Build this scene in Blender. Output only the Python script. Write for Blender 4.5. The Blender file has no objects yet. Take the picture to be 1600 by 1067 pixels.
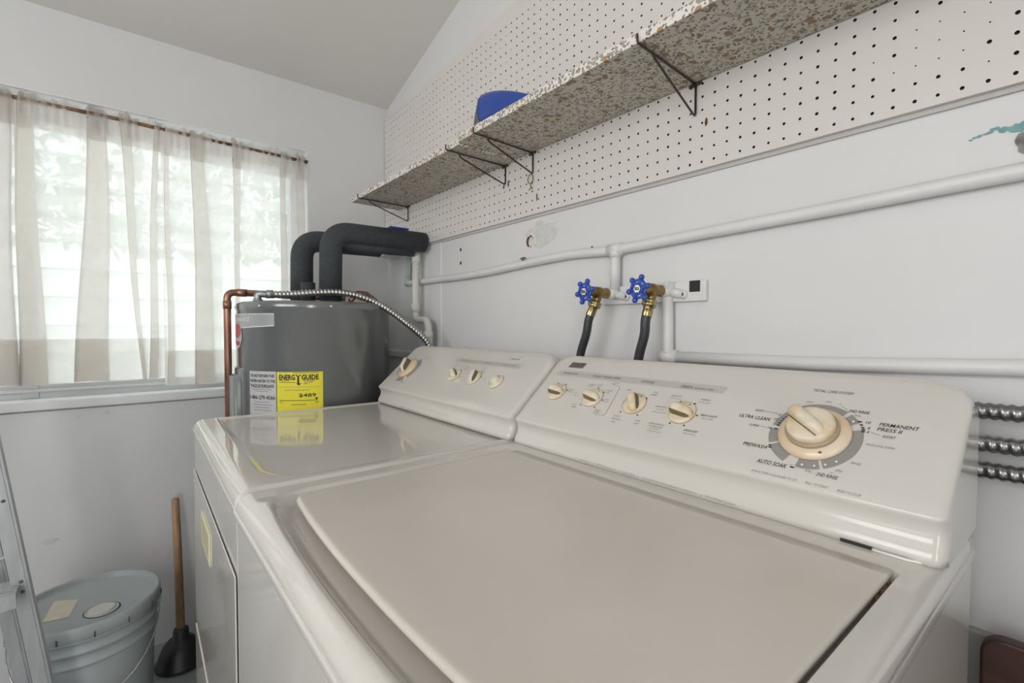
import bpy, bmesh, math, random
from mathutils import Vector, Matrix
random.seed(7)
S = bpy.context.scene
COL = S.collection
pi = math.pi

# ------------------------------------------------------------------ camera
cam = bpy.data.cameras.new('camera')
cam.sensor_fit = 'HORIZONTAL'; cam.sensor_width = 36.0
cam.lens = 752.795 / 1600 * 36.0
cam.clip_start = 0.01
co = bpy.data.objects.new('camera', cam); COL.objects.link(co)
RX = Vector((0.62767196, 0.77847291, 0.00279899))
RY = Vector((0.02587706, -0.01727057, -0.99951594))
RZ = Vector((-0.77804774, 0.62744056, -0.03098485))
CP = Vector((1.99931, -0.91114, 1.08154))
mw = Matrix.Identity(4)
for i in range(3):
    mw[i][0] = RX[i]; mw[i][1] = -RY[i]; mw[i][2] = -RZ[i]; mw[i][3] = CP[i]
co.matrix_world = mw
S.camera = co

# ------------------------------------------------------------------ world, exposure
S.view_settings.view_transform = 'Standard'
S.view_settings.look = 'None'
S.view_settings.exposure = 0.36
S.view_settings.gamma = 1.0
S.view_settings.use_curve_mapping = False
W = bpy.data.worlds.new('world'); S.world = W; W.use_nodes = True
bg = W.node_tree.nodes['Background']
bg.inputs[0].default_value = (0.985, 0.99, 0.99, 1); bg.inputs[1].default_value = 2.0

def area_light(name, loc, rot, sx, sy, power, color):
    l = bpy.data.lights.new(name, 'AREA'); l.shape = 'RECTANGLE'; l.size = sx; l.size_y = sy
    l.energy = power; l.color = color
    o = bpy.data.objects.new(name, l); COL.objects.link(o); o.location = loc; o.rotation_euler = rot
    return o
# fill light added behind the camera; daylight by the open door on the right
area_light('front_fill_light', (1.9, -2.93, 1.6), (-pi/2, 0, pi), 1.7, 1.1, 15, (1.0, 0.98, 0.955))
area_light('daylight_open_door', (3.64, -1.9, 1.1), (0, pi/2, 0), 2.0, 0.30, 8, (1.0, 0.98, 0.95))

# ------------------------------------------------------------------ materials
MT = {}
def mat(name, col, rough=0.6, metal=0.0, var=0.0, vscale=8.0, bump=0.0, bscale=60.0, coat=0.0, spec=0.5, col2=None, stretch=None):
    m = bpy.data.materials.new(name); m.use_nodes = True
    nt = m.node_tree; b = nt.nodes['Principled BSDF']
    b.inputs['Base Color'].default_value = (*col, 1)
    b.inputs['Roughness'].default_value = rough; b.inputs['Metallic'].default_value = metal
    b.inputs['Specular IOR Level'].default_value = spec
    b.inputs['Coat Weight'].default_value = coat; b.inputs['Coat Roughness'].default_value = 0.06
    tc = nt.nodes.new('ShaderNodeTexCoord'); src = tc.outputs['Object']
    if stretch:
        mp = nt.nodes.new('ShaderNodeMapping'); mp.inputs['Scale'].default_value = stretch
        nt.links.new(src, mp.inputs[0]); src = mp.outputs[0]
    if var > 0 or col2:
        n = nt.nodes.new('ShaderNodeTexNoise'); n.inputs['Scale'].default_value = vscale; n.inputs['Detail'].default_value = 5
        nt.links.new(src, n.inputs['Vector'])
        r = nt.nodes.new('ShaderNodeValToRGB')
        c2 = col2 or tuple(min(1, c * (1 - var)) for c in col)
        r.color_ramp.elements[0].position = 0.35; r.color_ramp.elements[0].color = (*c2, 1)
        r.color_ramp.elements[1].position = 0.65; r.color_ramp.elements[1].color = (*col, 1)
        nt.links.new(n.outputs[0], r.inputs[0]); nt.links.new(r.outputs[0], b.inputs['Base Color'])
    if bump > 0:
        n2 = nt.nodes.new('ShaderNodeTexNoise'); n2.inputs['Scale'].default_value = bscale; n2.inputs['Detail'].default_value = 4
        nt.links.new(src, n2.inputs['Vector'])
        bp = nt.nodes.new('ShaderNodeBump'); bp.inputs['Strength'].default_value = bump; bp.inputs['Distance'].default_value = 0.004
        nt.links.new(n2.outputs[0], bp.inputs['Height']); nt.links.new(bp.outputs[0], b.inputs['Normal'])
    MT[name] = m
    return m
M_wall = mat('white_wall_paint', (0.72, 0.725, 0.73), 0.55, var=0.035, vscale=3.0, bump=0.45, bscale=12)
M_wallB = mat('white_block_wall_paint', (0.73, 0.73, 0.735), 0.5, var=0.03, vscale=2.5, bump=0.5, bscale=9)
M_ceil = mat('ceiling_paint', (0.76, 0.735, 0.705), 0.8, var=0.02, vscale=1.5, bump=0.1, bscale=30)
M_floor = mat('grey_floor_paint', (0.33, 0.35, 0.36), 0.5, var=0.2, vscale=10, bump=0.1)
M_low = mat('grey_green_wall_base', (0.40, 0.41, 0.39), 0.7, var=0.12, vscale=14, bump=0.3, bscale=40)  # grey-green band; the shade behind the machines is put into its tone
M_peg = mat('pegboard_paint', (0.72, 0.69, 0.655), 0.5, var=0.02, vscale=5, bump=0.05, bscale=50)
M_peghole = mat('hardboard_hole_shade', (0.045, 0.032, 0.022), 0.9)  # brown hardboard, with the shade inside the holes put into the colour
M_peggrey = mat('batten_paint', (0.55, 0.54, 0.52), 0.6, var=0.1)
M_pipe = mat('painted_pipe', (0.76, 0.76, 0.755), 0.4, var=0.04, vscale=12, bump=0.2, bscale=35)
M_enamel = mat('almond_enamel', (0.69, 0.66, 0.61), 0.08, var=0.03, vscale=3, coat=0.4)
M_lid = mat('almond_enamel_worn', (0.70, 0.65, 0.59), 0.26, var=0.06, vscale=4.5, coat=0.15)
M_console = mat('almond_plastic', (0.685, 0.66, 0.615), 0.14, var=0.02, vscale=4, coat=0.2)
M_knob = mat('cream_knob_plastic', (0.80, 0.74, 0.62), 0.35, col2=(0.72, 0.56, 0.35), vscale=45)
M_knobw = mat('white_knob_plastic', (0.80, 0.77, 0.70), 0.35, col2=(0.74, 0.63, 0.44), vscale=38)
M_dialskirt = mat('yellowed_dial_plastic', (0.72, 0.53, 0.34), 0.25, col2=(0.78, 0.66, 0.50), vscale=18, coat=0.3)
M_diskrim = mat('brown_dial_rim', (0.42, 0.33, 0.22), 0.25)  # darker brown ring around the dial knob
M_olive = mat('olive_insert', (0.165, 0.135, 0.065), 0.5)
M_olive2 = mat('brown_insert', (0.24, 0.13, 0.055), 0.5)
M_print = mat('dark_printing', (0.10, 0.098, 0.095), 0.6)
M_print2 = mat('grey_printing', (0.30, 0.29, 0.275), 0.6)
M_strip = mat('grey_header_strip', (0.53, 0.51, 0.475), 0.3)
M_ring = mat('grey_timer_ring', (0.30, 0.295, 0.28), 0.45)
M_white = mat('white_mark', (0.85, 0.84, 0.82), 0.5)
M_beige = mat('beige_handle', (0.74, 0.69, 0.47), 0.4)
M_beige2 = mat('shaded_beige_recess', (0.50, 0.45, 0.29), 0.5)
M_dark = mat('dark_gap', (0.03, 0.028, 0.025), 0.8)
M_badge = mat('chrome_badge', (0.33, 0.31, 0.29), 0.25, metal=0.7)
M_silver = mat('silver_badge', (0.72, 0.72, 0.74), 0.35, metal=0.2)
M_chrome = mat('chrome', (0.75, 0.75, 0.76), 0.12, metal=1.0)
M_heater = mat('heater_grey_enamel', (0.20, 0.212, 0.215), 0.2, metal=0.35, var=0.04, vscale=3, coat=0.5)
M_heater2 = mat('heater_cover_grey', (0.26, 0.27, 0.275), 0.3, coat=0.2)
M_badgegrey = mat('heater_badge', (0.40, 0.41, 0.41), 0.3, metal=0.2)
M_red = mat('red_emblem', (0.55, 0.09, 0.08), 0.4)
M_foam = mat('black_pipe_foam', (0.058, 0.066, 0.075), 0.75, bump=0.8, bscale=220, var=0.3, vscale=120)
M_copper = mat('copper', (0.47, 0.25, 0.18), 0.35, metal=0.85, var=0.4, vscale=14)
M_flex = mat('steel_flex', (0.52, 0.51, 0.49), 0.3, metal=1.0, var=0.2, vscale=30)
M_flexd = mat('dark_armoured_cable', (0.42, 0.42, 0.43), 0.3, metal=1.0, var=0.3, vscale=40)
M_galv = mat('galvanised_fitting', (0.42, 0.45, 0.46), 0.4, metal=0.9, var=0.2, vscale=50)
M_yel = mat('yellow_label', (0.83, 0.74, 0.03), 0.45)
M_wlab = mat('white_label', (0.58, 0.58, 0.59), 0.5)
M_black = mat('black_ink', (0.015, 0.015, 0.015), 0.6)
M_rubber = mat('black_rubber', (0.022, 0.023, 0.025), 0.45, bump=0.1)
M_hose = mat('black_hose', (0.035, 0.037, 0.042), 0.38)
M_wood = mat('plunger_wood', (0.43, 0.26, 0.15), 0.5, var=0.25, vscale=9, stretch=(12, 12, 1.5))
M_bucket = mat('grey_bucket_plastic', (0.40, 0.44, 0.455), 0.42, var=0.05, vscale=8)
M_paper = mat('cream_paper', (0.68, 0.64, 0.52), 0.7, var=0.1, vscale=60)
M_cap = mat('white_spout_cap', (0.62, 0.62, 0.58), 0.45)
M_alu = mat('aluminium', (0.50, 0.515, 0.53), 0.42, metal=0.6, var=0.15, vscale=12, stretch=(6, 6, 1))
M_brass = mat('brass', (0.40, 0.27, 0.12), 0.35, metal=0.9, var=0.35, vscale=40)
M_brass2 = mat('bright_brass', (0.52, 0.43, 0.20), 0.28, metal=0.95, var=0.25, vscale=40)
M_blue = mat('blue_wheel_enamel', (0.022, 0.075, 0.42), 0.32, coat=0.3)
M_bluep = mat('blue_plastic', (0.018, 0.06, 0.33), 0.4, coat=0.1)
M_dgrey = mat('dark_grey_plastic', (0.09, 0.10, 0.10), 0.4)
M_bracket = mat('dark_wire', (0.055, 0.058, 0.06), 0.45, metal=0.6, col2=(0.09, 0.045, 0.03), vscale=30)
M_rust = mat('rust', (0.18, 0.075, 0.04), 0.8, col2=(0.08, 0.03, 0.02), vscale=150)
M_rod = mat('rusty_rod', (0.30, 0.18, 0.10), 0.5, metal=0.3, col2=(0.12, 0.055, 0.03), vscale=60)
M_frame = mat('window_frame_white', (0.66, 0.67, 0.68), 0.45)
M_sill = mat('sill_paint', (0.80, 0.81, 0.82), 0.4, var=0.03)
M_brown = mat('brown_wood', (0.075, 0.034, 0.026), 0.45, var=0.35, vscale=7, stretch=(1, 1, 8))
M_teal = mat('teal_old_paint', (0.20, 0.42, 0.42), 0.6, var=0.3, vscale=60)
M_patch = mat('bare_cement', (0.36, 0.345, 0.32), 0.9, col2=(0.17, 0.16, 0.15), vscale=60, bump=0.8, bscale=90)
M_plaster = mat('chipped_plaster', (0.70, 0.69, 0.675), 0.9, var=0.12, vscale=40, bump=0.8, bscale=70)
M_verdigris = mat('verdigris', (0.36, 0.58, 0.50), 0.6, col2=(0.66, 0.68, 0.64), vscale=45)
M_pvc = mat('cream_pvc', (0.76, 0.745, 0.69), 0.4, var=0.05, vscale=10)
M_tag = mat('yellow_tag', (0.75, 0.62, 0.05), 0.5)
M_leaf = mat('leaf_green', (0.25, 0.31, 0.22), 0.7, var=0.2, vscale=4)
M_trunk = mat('bark', (0.12, 0.09, 0.06), 0.9)
M_ground = mat('pale_paving', (0.75, 0.74, 0.72), 0.9, var=0.05)

def curtain_mat():
    m = bpy.data.materials.new('sheer_curtain'); m.use_nodes = True; nt = m.node_tree
    for n in list(nt.nodes): nt.nodes.remove(n)
    out = nt.nodes.new('ShaderNodeOutputMaterial')
    tr = nt.nodes.new('ShaderNodeBsdfTransparent'); tr.inputs[0].default_value = (1, 1, 1, 1)
    tl = nt.nodes.new('ShaderNodeBsdfTranslucent'); tl.inputs[0].default_value = (0.84, 0.80, 0.765, 1)
    df = nt.nodes.new('ShaderNodeBsdfDiffuse'); df.inputs[0].default_value = (0.88, 0.87, 0.85, 1)
    m1 = nt.nodes.new('ShaderNodeMixShader'); m1.inputs[0].default_value = 0.30
    nt.links.new(tl.outputs[0], m1.inputs[1]); nt.links.new(df.outputs[0], m1.inputs[2])
    m2 = nt.nodes.new('ShaderNodeMixShader')
    tc = nt.nodes.new('ShaderNodeTexCoord')
    n = nt.nodes.new('ShaderNodeTexNoise'); n.inputs['Scale'].default_value = 14; n.inputs['Detail'].default_value = 3
    nt.links.new(tc.outputs['Object'], n.inputs['Vector'])
    mr = nt.nodes.new('ShaderNodeMapRange'); mr.inputs[1].default_value = 0.3; mr.inputs[2].default_value = 0.7
    mr.inputs[3].default_value = 0.54; mr.inputs[4].default_value = 0.63
    nt.links.new(n.outputs[0], mr.inputs[0]); nt.links.new(mr.outputs[0], m2.inputs[0])
    nt.links.new(tr.outputs[0], m2.inputs[1]); nt.links.new(m1.outputs[0], m2.inputs[2])
    nt.links.new(m2.outputs[0], out.inputs[0])
    return m
M_curtain = curtain_mat()

def glass_mat():
    m = bpy.data.materials.new('louvre_glass'); m.use_nodes = True; nt = m.node_tree
    for n in list(nt.nodes): nt.nodes.remove(n)
    out = nt.nodes.new('ShaderNodeOutputMaterial')
    tr = nt.nodes.new('ShaderNodeBsdfTransparent'); tr.inputs[0].default_value = (0.88, 0.93, 0.92, 1)
    gl = nt.nodes.new('ShaderNodeBsdfGlossy'); gl.inputs['Roughness'].default_value = 0.05
    mx = nt.nodes.new('ShaderNodeMixShader'); mx.inputs[0].default_value = 0.08
    fr = nt.nodes.new('ShaderNodeBsdfTranslucent'); fr.inputs[0].default_value = (0.92, 0.95, 0.94, 1)
    mf = nt.nodes.new('ShaderNodeMixShader'); mf.inputs[0].default_value = 0.45
    nt.links.new(tr.outputs[0], mf.inputs[1]); nt.links.new(fr.outputs[0], mf.inputs[2])
    nt.links.new(mf.outputs[0], mx.inputs[1]); nt.links.new(gl.outputs[0], mx.inputs[2]); nt.links.new(mx.outputs[0], out.inputs[0])
    return m
M_glass = glass_mat()

def paper_mat(name, ground, fl, lf):
    """floral contact paper: white ground, tan flower heads, small dark leaves"""
    m = bpy.data.materials.new(name); m.use_nodes = True; nt = m.node_tree
    b = nt.nodes['Principled BSDF']; b.inputs['Roughness'].default_value = 0.45
    tc = nt.nodes.new('ShaderNodeTexCoord')
    nz = nt.nodes.new('ShaderNodeTexNoise'); nz.inputs['Scale'].default_value = 60; nz.inputs['Detail'].default_value = 2
    nt.links.new(tc.outputs['Object'], nz.inputs['Vector'])
    mixv = nt.nodes.new('ShaderNodeVectorMath'); mixv.operation = 'MULTIPLY_ADD'
    mixv.inputs[1].default_value = (0.012, 0.012, 0.012)
    nt.links.new(nz.outputs['Color'], mixv.inputs[0]); nt.links.new(tc.outputs['Object'], mixv.inputs[2])
    def spots(scale, rad, soft, off):
        mp = nt.nodes.new('ShaderNodeMapping'); mp.inputs['Location'].default_value = off
        nt.links.new(mixv.outputs[0], mp.inputs[0])
        v = nt.nodes.new('ShaderNodeTexVoronoi'); v.inputs['Scale'].default_value = scale
        nt.links.new(mp.outputs[0], v.inputs['Vector'])
        r = nt.nodes.new('ShaderNodeMapRange'); r.inputs[1].default_value = rad; r.inputs[2].default_value = rad - soft
        nt.links.new(v.outputs['Distance'], r.inputs[0]); return r.outputs[0], v.outputs['Color']
    s1, c1 = spots(60, 0.42, 0.08, (0, 0, 0))        # flowers
    s2, c2 = spots(165, 0.50, 0.14, (.3, .1, .7))      # leaves
    s3, c3 = spots(100, 0.48, 0.10, (.9, .4, .2))
    def gate(sig, col, thr):
        g = nt.nodes.new('ShaderNodeSeparateColor'); nt.links.new(col, g.inputs[0])
        t = nt.nodes.new('ShaderNodeMath'); t.operation = 'GREATER_THAN'; t.inputs[1].default_value = thr
        nt.links.new(g.outputs[0], t.inputs[0])
        k = nt.nodes.new('ShaderNodeMath'); k.operation = 'MULTIPLY'
        nt.links.new(sig, k.inputs[0]); nt.links.new(t.outputs[0], k.inputs[1]); return k.outputs[0]
    def mix(a, fac, col):
        x = nt.nodes.new('ShaderNodeMix'); x.data_type = 'RGBA'
        nt.links.new(fac, x.inputs[0])
        if isinstance(a, tuple): x.inputs[6].default_value = a
        else: nt.links.new(a, x.inputs[6])
        x.inputs[7].default_value = col; return x.outputs[2]
    a = mix(ground, gate(s2, c2, 0.30), lf)
    a = mix(a, gate(s3, c3, 0.40), (0.36, 0.33, 0.28, 1))
    a = mix(a, gate(s1, c1, 0.66), fl)
    nt.links.new(a, b.inputs['Base Color'])
    return m
M_floral = paper_mat('floral_contact_paper', (0.80, 0.77, 0.72, 1), (0.42, 0.27, 0.11, 1), (0.22, 0.18, 0.14, 1))
M_floral_shade = paper_mat('shaded_floral_paper', (0.55, 0.505, 0.43, 1), (0.25, 0.15, 0.07, 1), (0.15, 0.12, 0.085, 1))  # shelf underside: same paper with its shade put into darker colours

# ------------------------------------------------------------------ helpers
def V(*a): return Vector(a)
class MB:
    def __init__(s): s.v = []; s.f = []; s.m = []; s.mats = []; s.sm = []
    def mi(s, m):
        if m not in s.mats: s.mats.append(m)
        return s.mats.index(m)
    def add(s, vs, fs, m, smooth=False):
        k = len(s.v); i = s.mi(m)
        s.v += [tuple(p) for p in vs]
        for f in fs: s.f.append([a + k for a in f]); s.m.append(i); s.sm.append(smooth)
    def box(s, x0, x1, y0, y1, z0, z1, m):
        s.add([(x0,y0,z0),(x1,y0,z0),(x1,y1,z0),(x0,y1,z0),(x0,y0,z1),(x1,y0,z1),(x1,y1,z1),(x0,y1,z1)],
              [(0,3,2,1),(4,5,6,7),(0,1,5,4),(1,2,6,5),(2,3,7,6),(3,0,4,7)], m)
    def tube(s, pts, r, m, n=12, cap=True, smooth=True):
        pts = [Vector(p) for p in pts]
        rs = r if isinstance(r, (list, tuple)) else [r] * len(pts)
        vs = []; fs = []; prev = None
        for i, p in enumerate(pts):
            t = (pts[min(i+1, len(pts)-1)] - pts[max(i-1, 0)]).normalized()
            if prev is None:
                a = Vector((0,0,1)) if abs(t.z) < .9 else Vector((1,0,0))
                u = t.cross(a).normalized()
            else:
                u = (prev - t * prev.dot(t)).normalized()
            prev = u; w = t.cross(u)
            for k in range(n):
                a = 2*pi*k/n; vs.append(p + (u*math.cos(a) + w*math.sin(a)) * rs[i])
        for i in range(len(pts)-1):
            for k in range(n):
                a = i*n+k; b = i*n+(k+1)%n; fs.append((a, b, b+n, a+n))
        if cap:
            fs.append(tuple(range(n-1, -1, -1))); L = (len(pts)-1)*n; fs.append(tuple(range(L, L+n)))
        s.add(vs, fs, m, smooth)
    def lathe(s, prof, m, n=32, org=(0,0,0), ax=(0,0,1), smooth=True, capb=True, capt=True):
        """prof: list of (radius, height along axis)"""
        ax = Vector(ax).normalized(); a = Vector((1,0,0)) if abs(ax.x) < .9 else Vector((0,1,0))
        u = (a - ax*a.dot(ax)).normalized(); w = ax.cross(u); o = Vector(org); vs = []; fs = []
        for r, h in prof:
            for k in range(n):
                t = 2*pi*k/n; vs.append(o + ax*h + (u*math.cos(t) + w*math.sin(t))*r)
        for i in range(len(prof)-1):
            for k in range(n):
                a0 = i*n+k; b0 = i*n+(k+1)%n; fs.append((a0, b0, b0+n, a0+n))
        if capb: fs.append(tuple(range(n-1, -1, -1)))
        if capt: L = (len(prof)-1)*n; fs.append(tuple(range(L, L+n)))
        s.add(vs, fs, m, smooth)
    def sphere(s, c, r, m, n=12, sc=(1,1,1)):
        vs = []; fs = []
        for i in range(n+1):
            a = pi*i/n
            for k in range(n*2):
                t = pi*k/n
                vs.append((c[0]+r*sc[0]*math.sin(a)*math.cos(t), c[1]+r*sc[1]*math.sin(a)*math.sin(t), c[2]+r*sc[2]*math.cos(a)))
        for i in range(n):
            for k in range(2*n):
                a0 = i*2*n+k; b0 = i*2*n+(k+1)%(2*n); fs.append((a0, a0+2*n, b0+2*n, b0))
        s.add(vs, fs, m, True)
    def build(s, name, parent=None, bevel=0, seg=2, kind=None, label=None, merge=False):
        me = bpy.data.meshes.new(name); me.from_pydata(s.v, [], s.f)
        for m in s.mats: me.materials.append(m)
        for p, i, sm in zip(me.polygons, s.m, s.sm): p.material_index = i; p.use_smooth = sm
        me.update()
        o = bpy.data.objects.new(name, me); COL.objects.link(o)
        if merge:
            bm = bmesh.new(); bm.from_mesh(me); bmesh.ops.remove_doubles(bm, verts=bm.verts, dist=1e-5)
            bmesh.ops.recalc_face_normals(bm, faces=bm.faces); bm.to_mesh(me); bm.free()
        if bevel:
            b = o.modifiers.new('bevel', 'BEVEL'); b.width = bevel; b.segments = seg; b.limit_method = 'ANGLE'; b.angle_limit = 0.6
            for p in me.polygons: p.use_smooth = True
            o.modifiers.new('wn', 'WEIGHTED_NORMAL')
        if parent: o.parent = parent
        if kind: o['kind'] = kind
        if label: o['label'] = label
        return o
def thing(name, label, cat, loc=(0,0,0), group=None):
    o = bpy.data.objects.new(name, None); COL.objects.link(o); o.location = loc
    o.empty_display_size = .05
    tag(o, label, cat, group); return o
def tag(o, label, cat, group=None):
    o['label'] = label; o['category'] = cat
    if group: o['group'] = group
    return o
def settle(root):
    """children were built in world coordinates: keep them there under the moved empty"""
    bpy.context.view_layer.update()
    inv = Matrix.Translation(root.location).inverted()
    for c in root.children:
        if not c.get('_set'):
            c.matrix_parent_inverse = inv; c['_set'] = 1
    for c in root.children:
        if '_set' in c: del c['_set']
def struct(mb, name, parent=None, **k):
    o = mb.build(name, parent, **k)
    o['kind'] = 'structure'
    return o
def smoothpts(P, n=8):
    P = [Vector(p) for p in P]; out = []
    for i in range(len(P)-1):
        p0 = P[max(i-1,0)]; p1 = P[i]; p2 = P[i+1]; p3 = P[min(i+2, len(P)-1)]
        for k in range(n):
            t = k/n
            out.append(0.5*((2*p1)+(p2-p0)*t+(2*p0-5*p1+4*p2-p3)*t*t+(3*p1-p0-3*p2+p3)*t**3))
    out.append(P[-1]); return out
def corner(a, b, c, r, n=6):
    """round the corner b of the polyline a-b-c"""
    a, b, c = Vector(a), Vector(b), Vector(c)
    p = b+(a-b).normalized()*r; q = b+(c-b).normalized()*r
    return [((1-t)**2)*p+2*t*(1-t)*b+t*t*q for t in [i/n for i in range(n+1)]]

_tc = {}
def text_geo(s, italic=0.0, bold=0.0):
    key = (s, italic, bold)
    if key in _tc: return _tc[key]
    c = bpy.data.curves.new('t', 'FONT'); c.body = s; c.size = 1.0; c.shear = italic; c.offset = bold; c.resolution_u = 2
    o = bpy.data.objects.new('t', c); COL.objects.link(o); bpy.context.view_layer.update()
    me = bpy.data.meshes.new_from_object(o)
    vs = [(v.co.x, v.co.y) for v in me.vertices]; fs = [tuple(p.vertices) for p in me.polygons]
    bpy.data.objects.remove(o); bpy.data.curves.remove(c); bpy.data.meshes.remove(me)
    x0 = min(v[0] for v in vs); x1 = max(v[0] for v in vs); y0 = min(v[1] for v in vs); y1 = max(v[1] for v in vs)
    r = ([((x-x0)/(x1-x0), (y-y0)/(y1-y0)) for x, y in vs], fs, (x1-x0)/(y1-y0)); _tc[key] = r; return r
def put_text(mb, s, m, fmap, u0, u1, v0, v1, italic=0.0, bold=0.0):
    """fill the box u0..u1, v0..v1 of the mapped surface with the string"""
    vs, fs, _ = text_geo(s, italic, bold)
    mb.add([fmap(u0+(u1-u0)*x, v0+(v1-v0)*y) for x, y in vs], fs, m)

# ------------------------------------------------------------------ room shell
XR, YF, WT = 3.5, -2.8, 0.16
def ceilz(x): return 2.022 + 0.292*x
# left wall with the window opening
WY0, WY1, WZ0, WZ1 = -1.95, -0.334, 0.853, 1.771
m = MB()
m.box(-WT, 0, YF, WY0, 0, 2.03, M_wall); m.box(-WT, 0, WY1, 0.0, 0, 2.03, M_wall)
m.box(-WT, 0, WY0, WY1, 0, WZ0-.03, M_wall); m.box(-WT, 0, WY0, WY1, WZ1, 2.03, M_wall)
struct(m, 'wall_left', merge=False)
# back wall: blockwork with a shallow recess starting at x 0.46 and a darker base band
m = MB()
m.add([(0,0,.668),(XR,0,.668),(XR,0,3.1),(0,0,2.03)], [(0,1,2,3)], M_wallB)
m.add([(0,.12,0),(XR,.12,0),(XR,.12,3.2),(0,.12,3.2)], [(3,2,1,0)], M_wallB)
struct(m, 'wall_back')
m = MB(); m.box(0.0, XR, -.012, .1, 0, .668, M_low)
struct(m, 'trim_1', bevel=.004)
m = MB(); m.box(0.0, 0.458, -.003, .004, .668, 1.392, M_wallB)
struct(m, 'trim_2', bevel=.0025, seg=3)
# small ledge low on the left part of the back wall
m = MB(); m.box(0.0, .53, -.03, 0, .952, .982, M_wallB); struct(m, 'trim_3', bevel=.006)
m = MB(); m.box(0, XR, YF, 0, -.1, 0, M_floor); struct(m, 'floor')
m = MB()
m.add([(-.16,YF-.1,ceilz(-.16)),(XR+.1,YF-.1,ceilz(XR+.1)),(XR+.1,.1,ceilz(XR+.1)),(-.16,.1,ceilz(-.16)),
       (-.16,YF-.1,ceilz(-.16)+.1),(XR+.1,YF-.1,ceilz(XR+.1)+.1),(XR+.1,.1,ceilz(XR+.1)+.1),(-.16,.1,ceilz(-.16)+.1)],
      [(0,1,2,3),(7,6,5,4),(0,4,5,1),(1,5,6,2),(2,6,7,3),(3,7,4,0)], M_ceil)
struct(m, 'ceiling')
# front wall (behind the camera) with an opening added for the fill light, right wall with an open doorway
m = MB()
m.box(0, 1.0, YF-.12, YF, 0, 3.1, M_wall); m.box(2.8, XR, YF-.12, YF, 0, 3.1, M_wall)
m.box(1.0, 2.8, YF-.12, YF, 0, 1.0, M_wall); m.box(1.0, 2.8, YF-.12, YF, 2.2, 3.1, M_wall)
struct(m, 'wall_front')
m = MB()
m.box(XR, XR+.12, YF, -2.15, 0, 3.1, M_wall); m.box(XR, XR+.12, -1.65, .1, 0, 3.1, M_wall); m.box(XR, XR+.12, -2.15, -1.65, 2.1, 3.1, M_wall)
struct(m, 'wall_right')
m = MB()
for a, b in ((1.0, 1.05), (1.88, 1.93), (2.75, 2.8)): m.box(a, b, YF-.09, YF-.04, 1.0, 2.2, M_frame)
m.box(1.0, 2.8, YF-.09, YF-.04, 1.0, 1.05, M_frame); m.box(1.0, 2.8, YF-.09, YF-.04, 2.15, 2.2, M_frame)
struct(m, 'added_window')  # frame of the unseen window added for the fill light
# window 1: frame, sill and jalousie panes
w1 = bpy.data.objects.new('window_1', None); COL.objects.link(w1); w1['kind'] = 'structure'
m = MB()
fx0, fx1 = -.145, -.105
m.box(fx0, fx1, WY0, WY1, WZ0-.01, .895, M_frame); m.box(fx0, fx1, WY0, WY1, 1.715, WZ1+.005, M_frame)
for y in (WY0, -1.16, -.374): m.box(fx0-.003, fx1+.003, y, y+.04, WZ0, WZ1, M_frame)
m.box(fx1, fx1+.012, WY0, WY1, .872, .882, M_frame)
o = m.build('window_frame', w1, bevel=.003)
m = MB()
m.box(-WT, -.002, WY0, WY1, WZ0-.03, WZ0, M_sill); m.box(-.03, .012, WY0-.01, WY1+.004, WZ0-.026, WZ0+.004, M_sill)
m.build('window_sill', w1, bevel=.005)
m = MB(); m.box(-.15, -.0005, WY0, WY1, WZ1-.003, WZ1+.001, M_sill); m.box(-.15, -.0005, WY1-.003, WY1+.001, WZ0, WZ1, M_sill); m.box(-.15, -.0005, WY0-.001, WY0+.003, WZ0, WZ1, M_sill)
m.build('added_reveal_lining', w1)  # lining added over the reveal; window light put into its paler paint
for b0, b1 in ((WY0+.04, -1.16), (-1.12, -.374)):
    for k in range(9):
        z = .90+k*.091
        m = MB(); c, s_ = math.cos(.35), math.sin(.35); h = .05
        m.add([(-.125-h*s_,b0,z+.045-h*c),(-.125-h*s_,b1,z+.045-h*c),(-.125+h*s_,b1,z+.045+h*c),(-.125+h*s_,b0,z+.045+h*c),
               (-.130-h*s_,b0,z+.045-h*c),(-.130-h*s_,b1,z+.045-h*c),(-.130+h*s_,b1,z+.045+h*c),(-.130+h*s_,b0,z+.045+h*c)],
              [(0,1,2,3),(7,6,5,4),(0,4,5,1),(1,5,6,2),(2,6,7,3),(3,7,4,0)], M_glass)
        m.build('louvre_pane', w1)

# outdoors: pale paving and a tree beyond the window
m = MB(); m.box(-14, -WT-.02, -10, 8, -.35, -.25, M_ground); struct(m, 'ground_outside')
t = thing('garden_tree', 'green leafy tree standing outside beyond the sheer curtains', 'tree', (-4.2, -.2, -.25))
m = MB(); m.tube([(-4.2,-.2,-.25),(-4.25,-.15,1.2),(-4.2,-.1,2.6)], [.14,.11,.06], M_trunk, 10); m.build('trunk', t)
m = MB(); rnd = random.Random(3)
for i in range(6000):
    a = rnd.uniform(0, 2*pi); b = math.acos(rnd.uniform(-1, 1)); rr = rnd.uniform(.5, 1)**.5
    p = Vector((-4.3+1.3*rr*math.sin(b)*math.cos(a), -.3+3.2*rr*math.sin(b)*math.sin(a), 3.0+1.25*rr*math.cos(b)))
    u = Vector((rnd.gauss(0,1), rnd.gauss(0,1), rnd.gauss(0,1))).normalized(); w = u.cross(Vector((.3,.5,.8))).normalized(); s_ = rnd.uniform(.06, .13)
    m.add([p-u*s_, p+w*s_*.5, p+u*s_, p-w*s_*.5], [(0,1,2,3)], M_leaf)
m.build('foliage', t); settle(t)

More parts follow.
